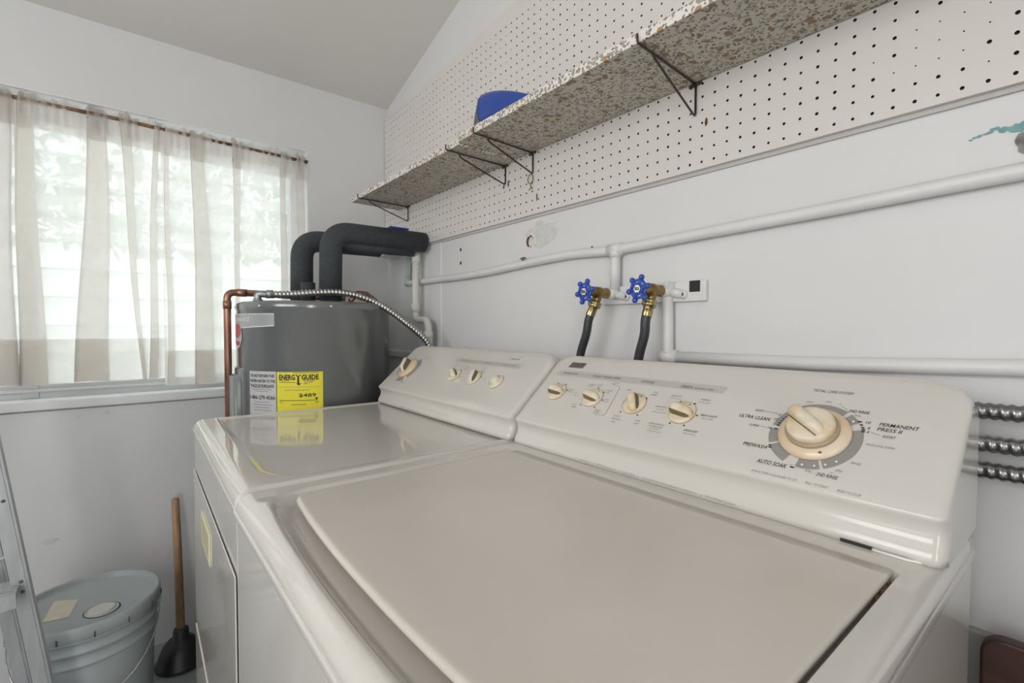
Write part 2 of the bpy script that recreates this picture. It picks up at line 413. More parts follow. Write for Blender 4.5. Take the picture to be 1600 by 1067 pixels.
# ------------------------------------------------------------------ pegboards
GX0 = 1.91516; GZ0 = 1.40860; P = .0254
ri = random.Random(11)
def pegboard(name, label, z0, z1f, rows, shift, x0=.004, x1=2.45):
    yf, yb = -.014, -.0095; rad = .00255
    m = MB(); jmax = int((x1-.003-GX0)/P)
    jmin = -int((GX0-x0-.006)/P)
    xs = [GX0+shift+j*P for j in range(jmin, jmax+1)]
    nR = len(rows); N = 8
    for a, xc in enumerate(xs):
        xl = xc-P/2 if a else x0; xr = xc+P/2 if a < len(xs)-1 else x1
        for b, r in enumerate(rows):
            zc = GZ0+r*P
            zl0 = zl1 = zc-P/2 if b else z0
            zh0, zh1 = (zc+P/2, zc+P/2) if b < nR-1 else (z1f(xl), z1f(xr))
            rr = rad*ri.uniform(.88, 1.1)
            j = round((xc-shift-GX0)/P)
            if name == 'pegboard_panel' and rows[0] == 0:
                if (j, r) in ((-1,1),(-1,3),(-2,2),(-2,3),(-2,4),(-3,2),(-3,3),(-3,4),(-4,2),(-4,3),(-4,4),(-5,2),(-6,3),(-1,4)): rr = .0011
                if j < -45 and ri.random() < .18: rr = .0013
            elif j < -40 and ri.random() < .25: rr = .0014
            C8 = [(xl,zl0),(xc,zl0),(xr,zl1),(xr,zc),(xr,zh1),(xc,(zh0+zh1)/2),(xl,zh0),(xl,zc)]
            vs = [(x, yf, z) for x, z in C8]
            for k in range(8):
                ang = -3*pi/4+k*pi/4; vs.append((xc+rr*math.cos(ang), yf, zc+rr*math.sin(ang)))
            for k in range(8):
                ang = -3*pi/4+k*pi/4; vs.append((xc+rr*math.cos(ang), yb, zc+rr*math.sin(ang)))
            m.add(vs, [(k,(k+1)%8,8+(k+1)%8,8+k) for k in range(8)], M_peg)
            k0 = len(m.v)-24
            mi = m.mi(M_peghole)
            for k in range(8): m.f.append([k0+8+k, k0+8+(k+1)%8, k0+16+(k+1)%8, k0+16+k]); m.m.append(mi); m.sm.append(False)
            m.f.append([k0+16+k for k in range(8)]); m.m.append(mi); m.sm.append(False)
    # edges and back
    zt0, zt1 = z1f(x0), z1f(x1)
    m.add([(x0,yf,z0),(x1,yf,z0),(x1,-.006,z0),(x0,-.006,z0),(x0,yf,zt0),(x1,yf,zt1),(x1,-.006,zt1),(x0,-.006,zt0)],
          [(0,3,2,1),(4,5,6,7),(0,4,7,3),(1,2,6,5),(3,7,6,2)], M_peg)
    o = m.build(name); tag(o, label, 'pegboard', 'pegboard panels on the back wall'); return o
pegboard('pegboard_panel', 'lower white pegboard strip with rusty marks, below the floral shelf', 1.3955, lambda x: 1.5665, range(0, 7), 0)
pegboard('pegboard_panel', 'upper white pegboard panel reaching from the floral shelf to the ceiling', 1.567,
         lambda x: 1.975+.048*x, range(7, 23), .0056)
m = MB(); m.box(.004, 2.45, -.0058, .002, 1.388, 1.405, M_peggrey)
struct(m, 'trim_4')
for (x, z, sx, sz) in ((1.476,1.483,.003,.007), (.868,1.508,.0035,.010), (1.462,1.478,.005,.0018), (1.93,1.56,.002,.001)):
    pass

# ------------------------------------------------------------------ floral shelves and wire brackets
def shelf(x0, x1, z0, z1, y0, label):
    m = MB(); m.box(x0, x1, y0, -.0145, z0, z1, M_floral); m.m[0] = m.mi(M_floral_shade)
    o = m.build('wall_shelf', bevel=.002); tag(o, label, 'shelf', 'floral papered shelves on the pegboard'); return o
SZ0, SZ1 = 1.5655, 1.584
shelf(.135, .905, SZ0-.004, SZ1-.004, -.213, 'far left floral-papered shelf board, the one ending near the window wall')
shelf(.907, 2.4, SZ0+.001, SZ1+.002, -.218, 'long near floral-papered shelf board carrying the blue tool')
def bracket(x, zw, xf, label, z=SZ0-.004, s=1.0):
    t = thing('shelf_bracket', label, 'bracket', (x, -.016, zw), 'wire brackets under the floral shelf')
    m = MB(); r = .0021
    m.tube([(x,-.016,z-.003),(xf,-.222,z-.003),(xf,-.2245,z+.0),(xf,-.2245,z+.011)], r, M_bracket, 8)
    m.build('top_arm', t)
    m = MB()
    m.tube([(x,-.0165,z-.006),(x,-.0165,zw+.004),(x,-.020,zw)]+smoothpts([(x,-.024,zw+.001),(xf,-.165,z-.017),(xf,-.178,z-.008),(xf,-.182,z-.003)],5), r, M_bracket, 8)
    m.build('brace', t)
    m = MB(); m.tube([(x-.013,-.0175,z-.005),(x+.013,-.0175,z-.003)], .0030, M_bracket, 8); m.build('crossbar', t)
    settle(t)
bracket(.225, 1.502, .232, 'thin wire bracket under the left end of the shelf, nearest the window wall')
bracket(.856, 1.505, .860, 'wire bracket with rusty foot, left one of the close middle pair')
bracket(.980, 1.508, .992, 'wire bracket, right one of the close middle pair, above a hanging ring', z=SZ0+.001)
bracket(1.470, 1.502, 1.484, 'nearest and largest wire bracket, under the long shelf', z=SZ0+.001)
# rusty stains where hooks pulled out
for cx, cz, a, b, lab in ((1.492,1.484,.0035,.009,'rust-brown torn spot in the pegboard below the nearest bracket'),(.868,1.506,.004,.012,'rust-brown torn spot right of the rusty bracket foot'),(.846,1.500,.004,.006,'rust spot at the very foot of the rusty middle bracket'),(.995,1.4405,.003,.012,'tan slit near the pegboard bottom edge under the ring hook')):
    pts = [(cx+a*math.cos(t_)*random.uniform(.7,1.15), -.0146, cz+b*math.sin(t_)*random.uniform(.7,1.15)) for t_ in [k*2*pi/12 for k in range(12)]]
    m = MB(); m.add(pts, [tuple(range(12))], M_rust); tag(m.build('rust_stain'), lab, 'stain')
# little ring hook
m = MB()
cx, cz = .972, 1.494
m.tube([(cx+.011*math.cos(a), -.0185, cz+.013*math.sin(a)) for a in [k*2*pi/20 for k in range(21)]], .0012, M_rod, 6)
m.tube([(cx,-.018,cz-.012),(cx+.002,-.018,cz-.024),(cx-.006,-.018,cz-.03)], .0012, M_rod, 6); m.tube([(cx,-.018,cz-.02),(cx+.009,-.018,cz-.029)], .0012, M_rod, 6)
m.tube([(cx,-.0185,cz+.013),(cx,-.013,cz+.016)], .001, M_rod, 6)
o = m.build('ring_hook'); tag(o, 'small tan wire ring hook hanging on the lower pegboard', 'hook')

# blue hand tool on the shelf
t = thing('hand_scraper', 'blue and dark grey plastic hand tool lying on the shelf edge', 'tool', (1.03, -.175, SZ1+.002))
zb = SZ1+.0022
m = MB(); n = 14; K = 12; vs = []; fs = []
for i in range(n+1):
    s_ = i/n; x = .992+s_*.200
    top = .076*(1-s_**1.6)*1.0+.004; wd = .034*(1-s_**2.2)+.002
    for k in range(K):
        a = 2*pi*k/K; ca, sa = math.cos(a), math.sin(a)
        yy = wd*math.copysign(abs(ca)**.6, ca); zz = top/2*(1+math.copysign(abs(sa)**.8, sa))
        vs.append((x, -.178+yy, zb+zz))
for i in range(n):
    for k in range(K): fs.append((i*K+k, i*K+(k+1)%K, (i+1)*K+(k+1)%K, (i+1)*K+k))
fs.append(tuple(range(K))[::-1]); fs.append(tuple(range(n*K, n*K+K)))
m.add(vs, fs, M_bluep, True); m.build('handle_shell', t)
m = MB(); vs = []; fs = []
for i in range(9):
    s_ = i/8; x = .950+s_*.046
    top = .066*math.sin(s_*pi/2*.95+.05)**.8+.002; wd = .0335*math.sin(s_*pi/2*.8+.30)**.6
    for k in range(K):
        a = 2*pi*k/K; ca, sa = math.cos(a), math.sin(a)
        vs.append((x, -.178+wd*math.copysign(abs(ca)**.6, ca), zb+top/2*(1+math.copysign(abs(sa)**.8, sa))))
for i in range(8):
    for k in range(K): fs.append((i*K+k, i*K+(k+1)%K, (i+1)*K+(k+1)%K, (i+1)*K+k))
fs.append(tuple(range(K))[::-1]); fs.append(tuple(range(8*K, 9*K)))
m.add(vs, fs, M_dgrey, True); m.build('nose', t, label='dark grey nose'); settle(t)

# ------------------------------------------------------------------ curtains
def curtain(name, label, ya, yb, zbot, hem, folds, ztop, seed, xoff=0.0):
    rn = random.Random(seed)
    rows = 44
    # folds: (y_top, y_bottom, width_top, width_bottom)
    m = MB(); vs = []; cols = None
    for i in range(rows+1):
        f = i/rows; z = ztop-(ztop-zbot)*f
        pts = [];
        line = []
        y = ya
        fl = sorted(folds, key=lambda q: q[1])
        def X(y, layer):
            g = max(0, 1-f*9)
            w = .0035*math.sin(y*48+seed+1.5*f)+.0025*math.sin(y*23+3*f+seed)
            w += g*.006*math.sin(y*260+seed)+(.0030*math.sin(y*330) if f < .08 else 0)
            # squeeze onto the rod
            rodf = math.exp(-((z-(1.737))/.012)**2)
            return -.024+xoff+w*(1-rodf*.6)+layer*.006*(1-.5*rodf)
        seq = [(ya, 0)]
        for (yt, yb_, wt, wb) in fl:
            c = yt+(yb_-yt)*(f**1.1)+.004*math.sin(f*6+yt*20); w = wt+(wb-wt)*f**.8
            a0, b0 = c-w/2, c+w/2
            seq += [(a0, 0), (b0, 1), (a0, 2), (b0, 3.0)]
        seq += [(yb, 0)]
        for q in range(len(seq)-1):
            y0_, l0 = seq[q]; y1_, l1 = seq[q+1]
            nn = 26 if q % 4 == 0 else 6
            for k in range(nn):
                t_ = k/nn; yy = y0_+(y1_-y0_)*t_
                l0_ = l0 if not (q % 4 == 0 and q > 0) else 3.0*(1-t_)**2
                l = (l0_ if (q % 4 == 0 and q > 0) else l0+(l1-l0)*t_)
                line.append((X(yy, l), yy, z))
        line.append((X(yb, 0), yb, z))
        if i == 0:
            line = [(x, y_, z_+.006*math.sin(y_*90+seed)+.004*math.sin(y_*210)) for x, y_, z_ in line]
        if i == rows:
            line = [(x, y_, z_+.002*math.sin(y_*30)) for x, y_, z_ in line]
        vs += line; cols = len(line)
    fs = [(i*cols+k, i*cols+k+1, (i+1)*cols+k+1, (i+1)*cols+k) for i in range(rows) for k in range(cols-1)]
    m.add(vs, fs, M_curtain, True)
    t = thing(name, label, 'curtain', (-.02, (ya+yb)/2, zbot), 'sheer curtains on the rusty rod')
    m.build('fabric', t)
    # doubled hem at the bottom and rod pocket at the top
    m = MB(); hv = []
    r0 = int(rows*(ztop-hem)/(ztop-zbot))
    for i in range(r0, rows+1):
        for k in range(cols):
            x, y, z = vs[i*cols+k]; hv.append((x+.0016, y, z+(.0 if i < rows else .0008)))
    m.add(hv, [(i*cols+k, i*cols+k+1, (i+1)*cols+k+1, (i+1)*cols+k) for i in range(rows-r0) for k in range(cols-1)], M_curtain, True)
    m.build('hem', t, label='doubled hem strip')
    m = MB(); hv = []
    r1 = 5
    for i in range(0, r1+1):
        for k in range(cols):
            x, y, z = vs[i*cols+k]; hv.append((x+.012+.002*math.sin(i), y, z-.001))
    m.add(hv, [(i*cols+k, i*cols+k+1, (i+1)*cols+k+1, (i+1)*cols+k) for i in range(r1) for k in range(cols-1)], M_curtain, True)
    m.build('rod_pocket', t, label='gathered rod pocket')
    settle(t)
curtain('sheer_curtain', 'left sheer white curtain with wide folds, hem just above the sill', -1.93, -.795, .903, 1.024,
        [(-1.86,-1.84,.05,.06),(-1.72,-1.70,.05,.05),(-1.55,-1.56,.04,.05),(-1.38,-1.36,.05,.05),(-1.185,-1.185,.055,.06),(-1.125,-1.125,.028,.062),(-.965,-.988,.040,.085),(-.90,-.86,.03,.010),(-.815,-.838,.012,.024)], 1.759, 1)
curtain('sheer_curtain', 'right sheer white curtain beside the heater, hanging lower over the sill', -.803, -.340, .876, .992,
        [(-.785,-.788,.012,.022),(-.70,-.683,.036,.062),(-.585,-.575,.03,.012),(-.42,-.43,.02,.03),(-.362,-.362,.025,.03)], 1.751, 5, .004)
t = thing('curtain_rod', 'thin rusty brown curtain rod running along the top of the window', 'curtain rod', (-.015, -.8, 1.737))
m = MB(); m.tube([(-.010,-1.945,1.7435),(-.010,-.9,1.741),(-.007,-.336,1.728)], .0060, M_rod, 10); m.build('rod', t)
m = MB(); m.tube([(-.007,-.3375,1.728),(-.007,-.3335,1.728)], .009, M_rod, 12); m.build('end_cap', t); settle(t)

# ------------------------------------------------------------------ wall pipes
def pipe_run(name, label, pts, r, mt, n=14):
    m = MB(); m.tube(pts, r, mt, n); o = m.build(name); tag(o, label, 'pipe', 'white painted pipes on the back wall'); return o
t = thing('water_pipe', 'long white painted pipe crossing the wall with a branch down to the left valve', 'pipe', (1.27, -.013, 1.26))
m = MB(); pp = smoothpts([(.215,-.014,1.254),(.40,-.0135,1.253),(.70,-.0135,1.252),(.95,-.013,1.262),(1.12,-.013,1.267),(1.27,-.013,1.2615),(1.5,-.013,1.268),(1.71,-.013,1.274),(1.93,-.013,1.282),(2.3,-.013,1.29),(2.6,-.013,1.296)], 6)
m.tube(pp, .0115, M_pipe, 14); m.build('main_run', t)
m = MB(); m.tube([(1.272,-.0145,1.259),(1.2715,-.0145,1.165)], .0115, M_pipe, 14)
m.tube([(1.252,-.0135,1.2615),(1.292,-.0135,1.2618)], .0140, M_pipe, 14); m.tube([(1.272,-.0140,1.262),(1.272,-.0145,1.243)], .0138, M_pipe, 14)
m.build('branch', t)
settle(t)
t = thing('feed_pipe', 'white painted vertical pipe dropping from the right valve behind the washer', 'pipe', (1.411, -.015, 1.02))
m = MB(); m.tube(smoothpts([(1.411,-.0145,1.15),(1.4125,-.0145,1.10),(1.4135,-.0145,1.05),(1.414,-.0145,1.026)],4), .0112, M_pipe, 14); m.build('riser', t)
m = MB(); m.tube([(1.395,-.0125,1.019),(1.68,-.0125,1.021),(1.80,-.0125,1.025),(1.95,-.0125,1.031),(2.6,-.0125,1.05)], .0115, M_pipe, 14)
m.tube([(1.396,-.013,1.019),(1.434,-.013,1.0195)], .0145, M_pipe, 14); m.build('low_run', t); settle(t)

# timber backing board of the valves
t = thing('valve_board', 'white painted narrow board behind the two valves with a black square on it', 'board', (1.36, -.011, 1.134))
m = MB(); m.box(1.226, 1.494, -.0110, -.0003, 1.134, 1.176, M_pipe); m.build('plank', t, bevel=.002)
m = MB(); m.box(1.4595, 1.4825, -.0125, -.0112, 1.153, 1.1755, M_dark); m.build('square_plate', t, bevel=.0004, label='black square plate'); settle(t)

# ------------------------------------------------------------------ valves and hoses
def valve(x, z, label, glabel, hz, hx, s=1.0):
    t = thing('stop_valve', label, 'valve', (x, -.011, z), 'brass washer valves')
    # painted elbow with ears
    m = MB(); m.tube([(x+.008,-.0135,z+.018),(x+.008,-.015,z+.004),(x+.006,-.022,z-.001),(x+.003,-.034,z-.001)], [.0118,.0128,.0130,.0125], M_pipe, 14)
    m.tube([(x+.008,-.0132,z-.002),(x+.040,-.0132,z-.008)], [.010,.0095], M_pipe, 12)
    m.tube([(x+.040,-.011,z-.008),(x+.040,-.0165,z-.008)], .0095, M_pipe, 14); m.tube([(x+.040,-.0165,z-.008),(x+.040,-.0178,z-.008)], .0036, M_rust, 10)
    m.build('painted_elbow', t, label='white painted elbow with screwed ear')
    # brass body
    m = MB(); m.lathe([(.0125,0),(.0125,.006),(.0112,.008),(.0112,.020),(.0135,.024),(.0135,.038),(.010,.042),(.0085,.052),(.0085,.058)], M_brass, 20, (x+.002,-.036,z), (-.05,-1,.02))
    d = Vector((hz,-.22,-1)).normalized(); o0 = Vector((x,-.062,z-.002))
    m.lathe([(.0105,0),(.0105,.016),(.0095,.020)], M_brass, 16, o0, d); m.build('body', t)
    o1 = o0+d*.0185
    m = MB(); vs = [(.0145,0),(.0155,.0015),(.0155,.0035),(.0145,.005),(.0155,.0065),(.0155,.011),(.0135,.0145)]
    m.lathe(vs, M_brass2, 20, o1, d); m.build('hose_nut', t)
    o2 = o1+d*.0145
    m = MB(); m.lathe([(.0100,0),(.0108,.002),(.0100,.005),(.0108,.012),(.0108,.020)], M_brass2, 8, o2, d, smooth=False); m.build('ferrule', t)
    # stem
    wc = Vector((x-.003,-.105,z+.001)); ax = Vector((-.06,-1,.03)).normalized()
    m = MB(); m.lathe([(.0042,-.012),(.0042,.001),(.0085,.001),(.0085,.004),(.0035,.004),(.0035,.0075)], M_chrome, 6, wc, ax, smooth=False); m.build('stem_nut', t)
    m = MB(); m.lathe([(.0034,.0035),(.0034,.0078)], M_brass, 10, wc, ax); m.build('stem', t)
    # hand wheel: six lobes, two rings of rails, spokes
    u = Vector((1,0,0)); u = (u-ax*u.dot(ax)).normalized(); w = ax.cross(u)
    def Q(r, a, h=0): return wc+u*(r*math.cos(a))+w*(r*math.sin(a))+ax*h
    m = MB(); R1 = .0205; R2 = .0125
    for k in range(6):
        a0 = k*pi/3+.2; a1 = a0+pi/3
        m.tube([Q(R1,a0),Q(R1,a1)], .0030, M_blue, 8)
        m.tube([Q(R2,a0,.001),Q(R2,a1,.001)], .0025, M_blue, 8)
        m.tube([Q(.007,a0,.001),Q(R1+.001,a0)], .0030, M_blue, 8)
        c = Q(R1+.0035, a0, 0); m.sphere(c, .0060, M_blue, 8)
    m.tube([Q(0,0,-.003),Q(0,0,.0015)], .0085, M_blue, 16)
    m.build('hand_wheel', t); settle(t)
    # hose, a thing of its own
    tip = o2+d*.006
    m = MB(); P_ = smoothpts([tip, o2+d*.030, Vector((hx[0],-.075,1.064)), Vector((hx[1],-.072,1.014)), Vector((hx[1]-.006,-.072,.95)), Vector((hx[1],-.075,.87))], 6)
    m.tube(P_, .0098, M_hose, 14); o = m.build('water_hose'); tag(o, glabel, 'hose', 'black washer hoses'); return t
valve(1.262, 1.159, 'blue-wheeled brass stop valve, the left one above the washer', 'black rubber hose hanging from the left valve, curving behind the washer', -.30, (1.237, 1.216))
valve(1.406, 1.157, 'blue-wheeled brass stop valve, the right one beside the black square', 'black rubber hose dropping nearly straight from the right valve', -.10, (1.397, 1.381))

# ------------------------------------------------------------------ wall marks
def blot(name, label, pts, mt, y=-.0006, parent=None):
    m = MB(); m.add([(x, y, z) for x, z in pts], [tuple(range(len(pts)))], mt); o = m.build(name, parent)
    if label: tag(o, label, 'wall mark')
    return o
def blobpts(cx, cz, a, b, n=18, j=.2, seed=1):
    r = random.Random(seed); return [(cx+a*math.cos(2*pi*k/n)*r.uniform(1-j,1+j), cz+b*math.sin(2*pi*k/n)*r.uniform(1-j,1+j)) for k in range(n)]
t = thing('wall_hole', 'ragged hole with chipped plaster in the white wall above the pipe', 'hole', (.953, -.001, 1.327))
o = blot('chipped_plaster', None, blobpts(1.005,1.338,.065,.034,26,.3,4), M_plaster, -.0005, t)
o = blot('hole_edge', None, blobpts(.956,1.327,.021,.021,16,.12,2), M_pvc, -.0009, t)
o = blot('cavity', None, blobpts(.952,1.325,.016,.0175,14,.15,3), M_rust, -.0012, t)
o = blot('filler_lump', None, blobpts(.957,1.3225,.011,.014,12,.15,6), M_plaster, -.0015, t); settle(t)
for k, (cx, cz, r_, lab) in enumerate(((.587,1.346,.006,'small dark bolt hole in the wall below the pegboard, the upper of two'),
                                     (.587,1.300,.006,'small dark bolt hole in the wall, the lower of two'),
                                     (1.186,1.279,.0035,'tiny black dot on the wall just above the long pipe'),)):
    o = blot('bolt_hole', lab, blobpts(cx,cz,r_*.9,r_,12,.08,k), M_dark)
blot('paint_chip', 'dark flaked paint chip on the long white pipe', blobpts(.952,1.2745,.014,.0045,14,.5,9), M_dgrey, -.0262)
m = MB(); rr = random.Random(5)
for k in range(22):
    s_ = k/21; cx = 1.872+.062*s_; cz = 1.338+.006*math.sin(s_*5)+(.012*s_*s_)
    m.add([(x,-.0006-.00003*k,z) for x,z in blobpts(cx+rr.uniform(-.002,.002), cz+rr.uniform(-.002,.002), .002+.006*s_*rr.uniform(.5,1), .0012+.008*s_*s_*rr.uniform(.6,1), 10,.3,k)], [tuple(range(10))], M_teal)
m.build('teal_paint_streak'); tag(bpy.data.objects['teal_paint_streak'], 'teal streak of older paint showing on the wall at the right', 'wall mark')
t = thing('cement_patch', 'bare grey cement patch with a rusty bolt at the right edge of the wall', 'wall mark', (1.94, -.002, 1.325))
blot('bare_cement', None, blobpts(1.940,1.322,.027,.019,22,.2,8), M_patch, -.0016, t)
m = MB(); m.lathe([(.006,0),(.006,.003),(.003,.004)], M_rust, 8, (1.938,-.0018,1.325), (0,-1,0)); m.build('bolt_head', t); settle(t)

for k, (y, z, a, b, lab) in enumerate(((-1.096,.427,.022,.011,'faint grey scuff on the window wall just above the bucket'),(-1.024,.798,.007,.006,'small round filled spot on the window wall below the sill, the one nearer the ladder'),
                                        (-.954,.805,.007,.006,'small round filled spot on the window wall below the sill, the one nearer the heater'))):
    r_ = random.Random(k+20); m = MB(); m.add([(.0008, y+a*math.cos(q*pi/7)*r_.uniform(.6,1.2), z+b*math.sin(q*pi/7)*r_.uniform(.6,1.2)) for q in range(14)], [tuple(range(14))], M_plaster)
    tag(m.build('wall_scuff'), lab, 'wall mark')

# ------------------------------------------------------------------ white PVC and green-stained pipes by the heater
t = thing('drain_pipe', 'cream plastic pipe with a double bend in the corner beside the heater', 'pipe', (.41, -.03, 1.0))
m = MB(); pts = [V(.340,-.042,1.352)]+corner((.340,-.042,1.352),(.333,-.042,1.105),(.42,-.042,1.105),.03)+corner((.333,-.042,1.105),(.432,-.042,1.105),(.439,-.042,.96),.03)+[V(.439,-.042,.96)]
m.tube(pts, .0135, M_pvc, 14); m.tube([(.334,-.042,1.135),(.3348,-.042,1.165)], .0165, M_pvc, 14); m.tube([(.4345,-.042,1.062),(.4355,-.042,1.038)], .0165, M_pvc, 14); m.build('pipe_run', t)
m = MB(); m.tube([(.3395,-.042,1.322),(.340,-.042,1.356)], .0165, M_pvc, 14); m.build('top_socket', t); settle(t)
t = thing('stained_pipe', 'green-stained copper pipe turning into the white pipe in the corner', 'pipe', (.22, -.02, 1.26))
m = MB(); m.tube([(.238,-.016,1.372),(.220,-.016,1.262)], .0095, M_verdigris, 12); m.tube([(.2215,-.016,1.275),(.216,-.016,1.250)], .0125, M_verdigris, 12); m.tube([(.212,-.015,1.254),(.245,-.015,1.2545)], .0125, M_verdigris, 12)
m.build('elbow', t); settle(t)
m = MB(); m.box(.04, .34, -.075, -.012, 1.372, 1.388, M_pipe); o = m.build('corner_bracket_shelf', bevel=.002); tag(o, 'narrow white ledge in the corner behind the foam pipe ends', 'ledge')

# ------------------------------------------------------------------ water heater
HX, HY, HR = .282, -.392, .2423
t = thing('water_heater', 'tall grey cylindrical water heater with a yellow label, behind the dryer', 'water heater', (HX, HY, 0))
m = MB(); m.lathe([(HR-.01,0),(HR,.012),(HR,1.1305),(HR+.0012,1.1320),(HR+.0012,1.150),(HR-.003,1.1545),(HR-.02,1.158),(.05,1.163)], M_heater, 96, (HX,HY,0)); m.build('tank_jacket', t)
def cylmap(off=.0006, cz=0):
    return lambda a, z: (HX+(HR+off)*math.cos(a), HY+(HR+off)*math.sin(a), z)
R_ = math.radians
def cylpatch(mb, a0, a1, z0, z1, off, mt, n=24, top=None):
    vs = []; fs = []; f = cylmap(off)
    for i in range(n+1):
        a = a0+(a1-a0)*i/n; zt = z1 if top is None else top(i/n); zb_ = z0 if not callable(z0) else z0(i/n)
        vs += [f(a, zb_), f(a, zt)]
    for i in range(n): fs.append((2*i, 2*i+2, 2*i+3, 2*i+1))
    mb.add(vs, fs, mt)
# name badge
m = MB(); bz = lambda s_: 1.062+.019*max(0, (s_-.15)/.85)
cylpatch(m, R_(-150), R_(-45.4), bz, 1.1185, .0008, M_white); cylpatch(m, R_(-150), R_(-45.6), lambda s_: bz(s_)+.0028, 1.1165, .0012, M_badgegrey)
f = cylmap(.0016)
put_text(m, 'PERFORMANCE', M_white, f, R_(-101.5), R_(-67.0), 1.0945, 1.1080, bold=.004)
m.build('name_badge', t, label='silver name badge with white capitals')
m = MB(); f = cylmap(.0014)
vs = [f(R_(-87)+R_(9.5)*math.cos(a), 1.052+.042*math.sin(a)) for a in [k*2*pi/28 for k in range(28)]]; m.add(vs, [tuple(range(28))], M_wlab)
f = cylmap(.0018)
vs = [f(R_(-87)+R_(8)*math.cos(a), 1.066+.023*math.sin(a)) for a in [k*2*pi/28 for k in range(28)]]; m.add(vs, [tuple(range(28))], M_red)
cylpatch(m, R_(-92), R_(-81), 1.022, 1.034, .0018, M_red, 8)
m.build('red_emblem', t, label='round red and white emblem')
# labels
m = MB(); cylpatch(m, R_(-67.6), R_(-44.4), .76, .9465, .0010, M_wlab); f = cylmap(.0016)
for i, (s_, h) in enumerate((('DO NOT RETURN THIS', .938), ('WATER HEATER TO THE', .9225), ('PLACE OF PURCHASE', .9080))):
    w_ = (10.6, 11.2, 10.3)[i]*1.0; put_text(m, s_, M_black, f, R_(-56-w_*.97), R_(-56+w_*.97), h-.0095, h-.0005, bold=.02)
put_text(m, '1-866-279-4566', M_black, f, R_(-67), R_(-45.2), .8625, .8745, bold=.012)
for z, w_ in ((.8975,8),(.8920,9),(.8865,6),(.854,7),(.8465,9),(.8385,6.5),(.83,8)):
    m2 = R_(w_*.95); cylpatch(m, R_(-56)-m2, R_(-56)+m2, z-.0009, z+.0009, .0014, M_print2, 10)
m.build('instruction_label', t, label='white label telling buyers not to return the heater to the shop')
m = MB(); cylpatch(m, R_(-43.8), R_(-13.0), .74, .9455, .0010, M_yel); f = cylmap(.0016)
put_text(m, 'ENERG', M_black, f, R_(-42.2), R_(-31.3), .9215, .9375, bold=.035)
put_text(m, 'Y', M_black, f, R_(-31.2), R_(-27.2), .9215, .9375, bold=.02)
put_text(m, 'GUIDE', M_black, f, R_(-27.0), R_(-15.8), .9215, .9375, bold=.035)
cylpatch(m, R_(-29.8), R_(-28.6), .909, .929, .0014, M_black, 3)
m.add([f(R_(-30.6), .9130), f(R_(-29.0), .9050), f(R_(-26.9), .9130), f(R_(-28.2), .9115), f(R_(-29.3), .9115)], [(0,1,2,3,4)], M_black)
put_text(m, '$489', M_black, f, R_(-28.9), R_(-17.6), .8690, .8815, bold=.012)
put_text(m, 'Estimated Yearly Energy Cost', M_print, f, R_(-38.0), R_(-22.0), .8895, .8935)
for (a0, a1, z, h) in ((-42.3,-36,.9425,.0006),(-33,-15.5,.9425,.0007),(-42.3,-35,.9195,.0008),(-42.3,-31,.9145,.0008),(-26,-18,.9195,.0008),(-25.5,-19.5,.9145,.0008),(-25.5,-23,.9100,.0008),
                     (-42.3,-15,.9005,.0005),(-41.5,-16.8,.8605,.0010),(-41.5,-40,.8545,.001),(-18.4,-16,.8545,.001),(-34,-24,.8485,.0009)):
    cylpatch(m, R_(a0), R_(a1), z-h, z+h, .0014, M_print if h > .0006 else M_print2, 14)
m.add([f(R_(-18.4), .8680), f(R_(-16.2), .8680), f(R_(-17.3), .8610)], [(0,1,2)], M_black)
cylpatch(m, R_(-41.8), R_(-41.4), .858, .863, .0014, M_black, 2)
m.build('energy_label', t, label='yellow energy label reading $489')
# access cover: raised tongue with rounded shoulders
m = MB(); vs = []; fs = []; n = 16; prof = []
def cover(a0, a1, z1, off, zb0, mt, r=.02):
    vs = []; fs = []; n = 20; g = []
    for i in range(n+1):
        s_ = i/n; a = a0+(a1-a0)*s_; e = min(s_, 1-s_)
        zt = z1-r*(1-math.sqrt(max(0, 1-(1-min(1, e/.18))**2)))
        o_ = off*min(1, e/.10)**.5
        f1 = cylmap(o_); f0 = cylmap(.0002)
        vs += [f0(a, zb0), f1(a, zb0), f1(a, zt-.006), f0(a, zt)]
    for i in range(n):
        for k in range(3): fs.append((4*i+k, 4*i+4+k, 4*i+5+k, 4*i+1+k))
    m.add(vs, fs, mt, True)
cover(R_(-112), R_(-72.8), .9535, .006, .30, M_heater, .004)
m.build('access_panel', t)
m = MB(); cover(R_(-108), R_(-77.0), .931, .022, .31, M_heater2, .03); m.build('junction_cover', t, label='lighter grey bulging cover')
for a, z in ((-57.1,1.1412),(-7,1.1412),(43,1.1412),(-100,1.1412)):
    m = MB(); c = cylmap(.0012)(R_(a), z); m.lathe([(.0045,0),(.0040,.0012),(.0015,.0022)], M_chrome, 12, c, (math.cos(R_(a)), math.sin(R_(a)), 0)); m.build('screw', t)
settle(t)
for nme, ang in ():
    pass
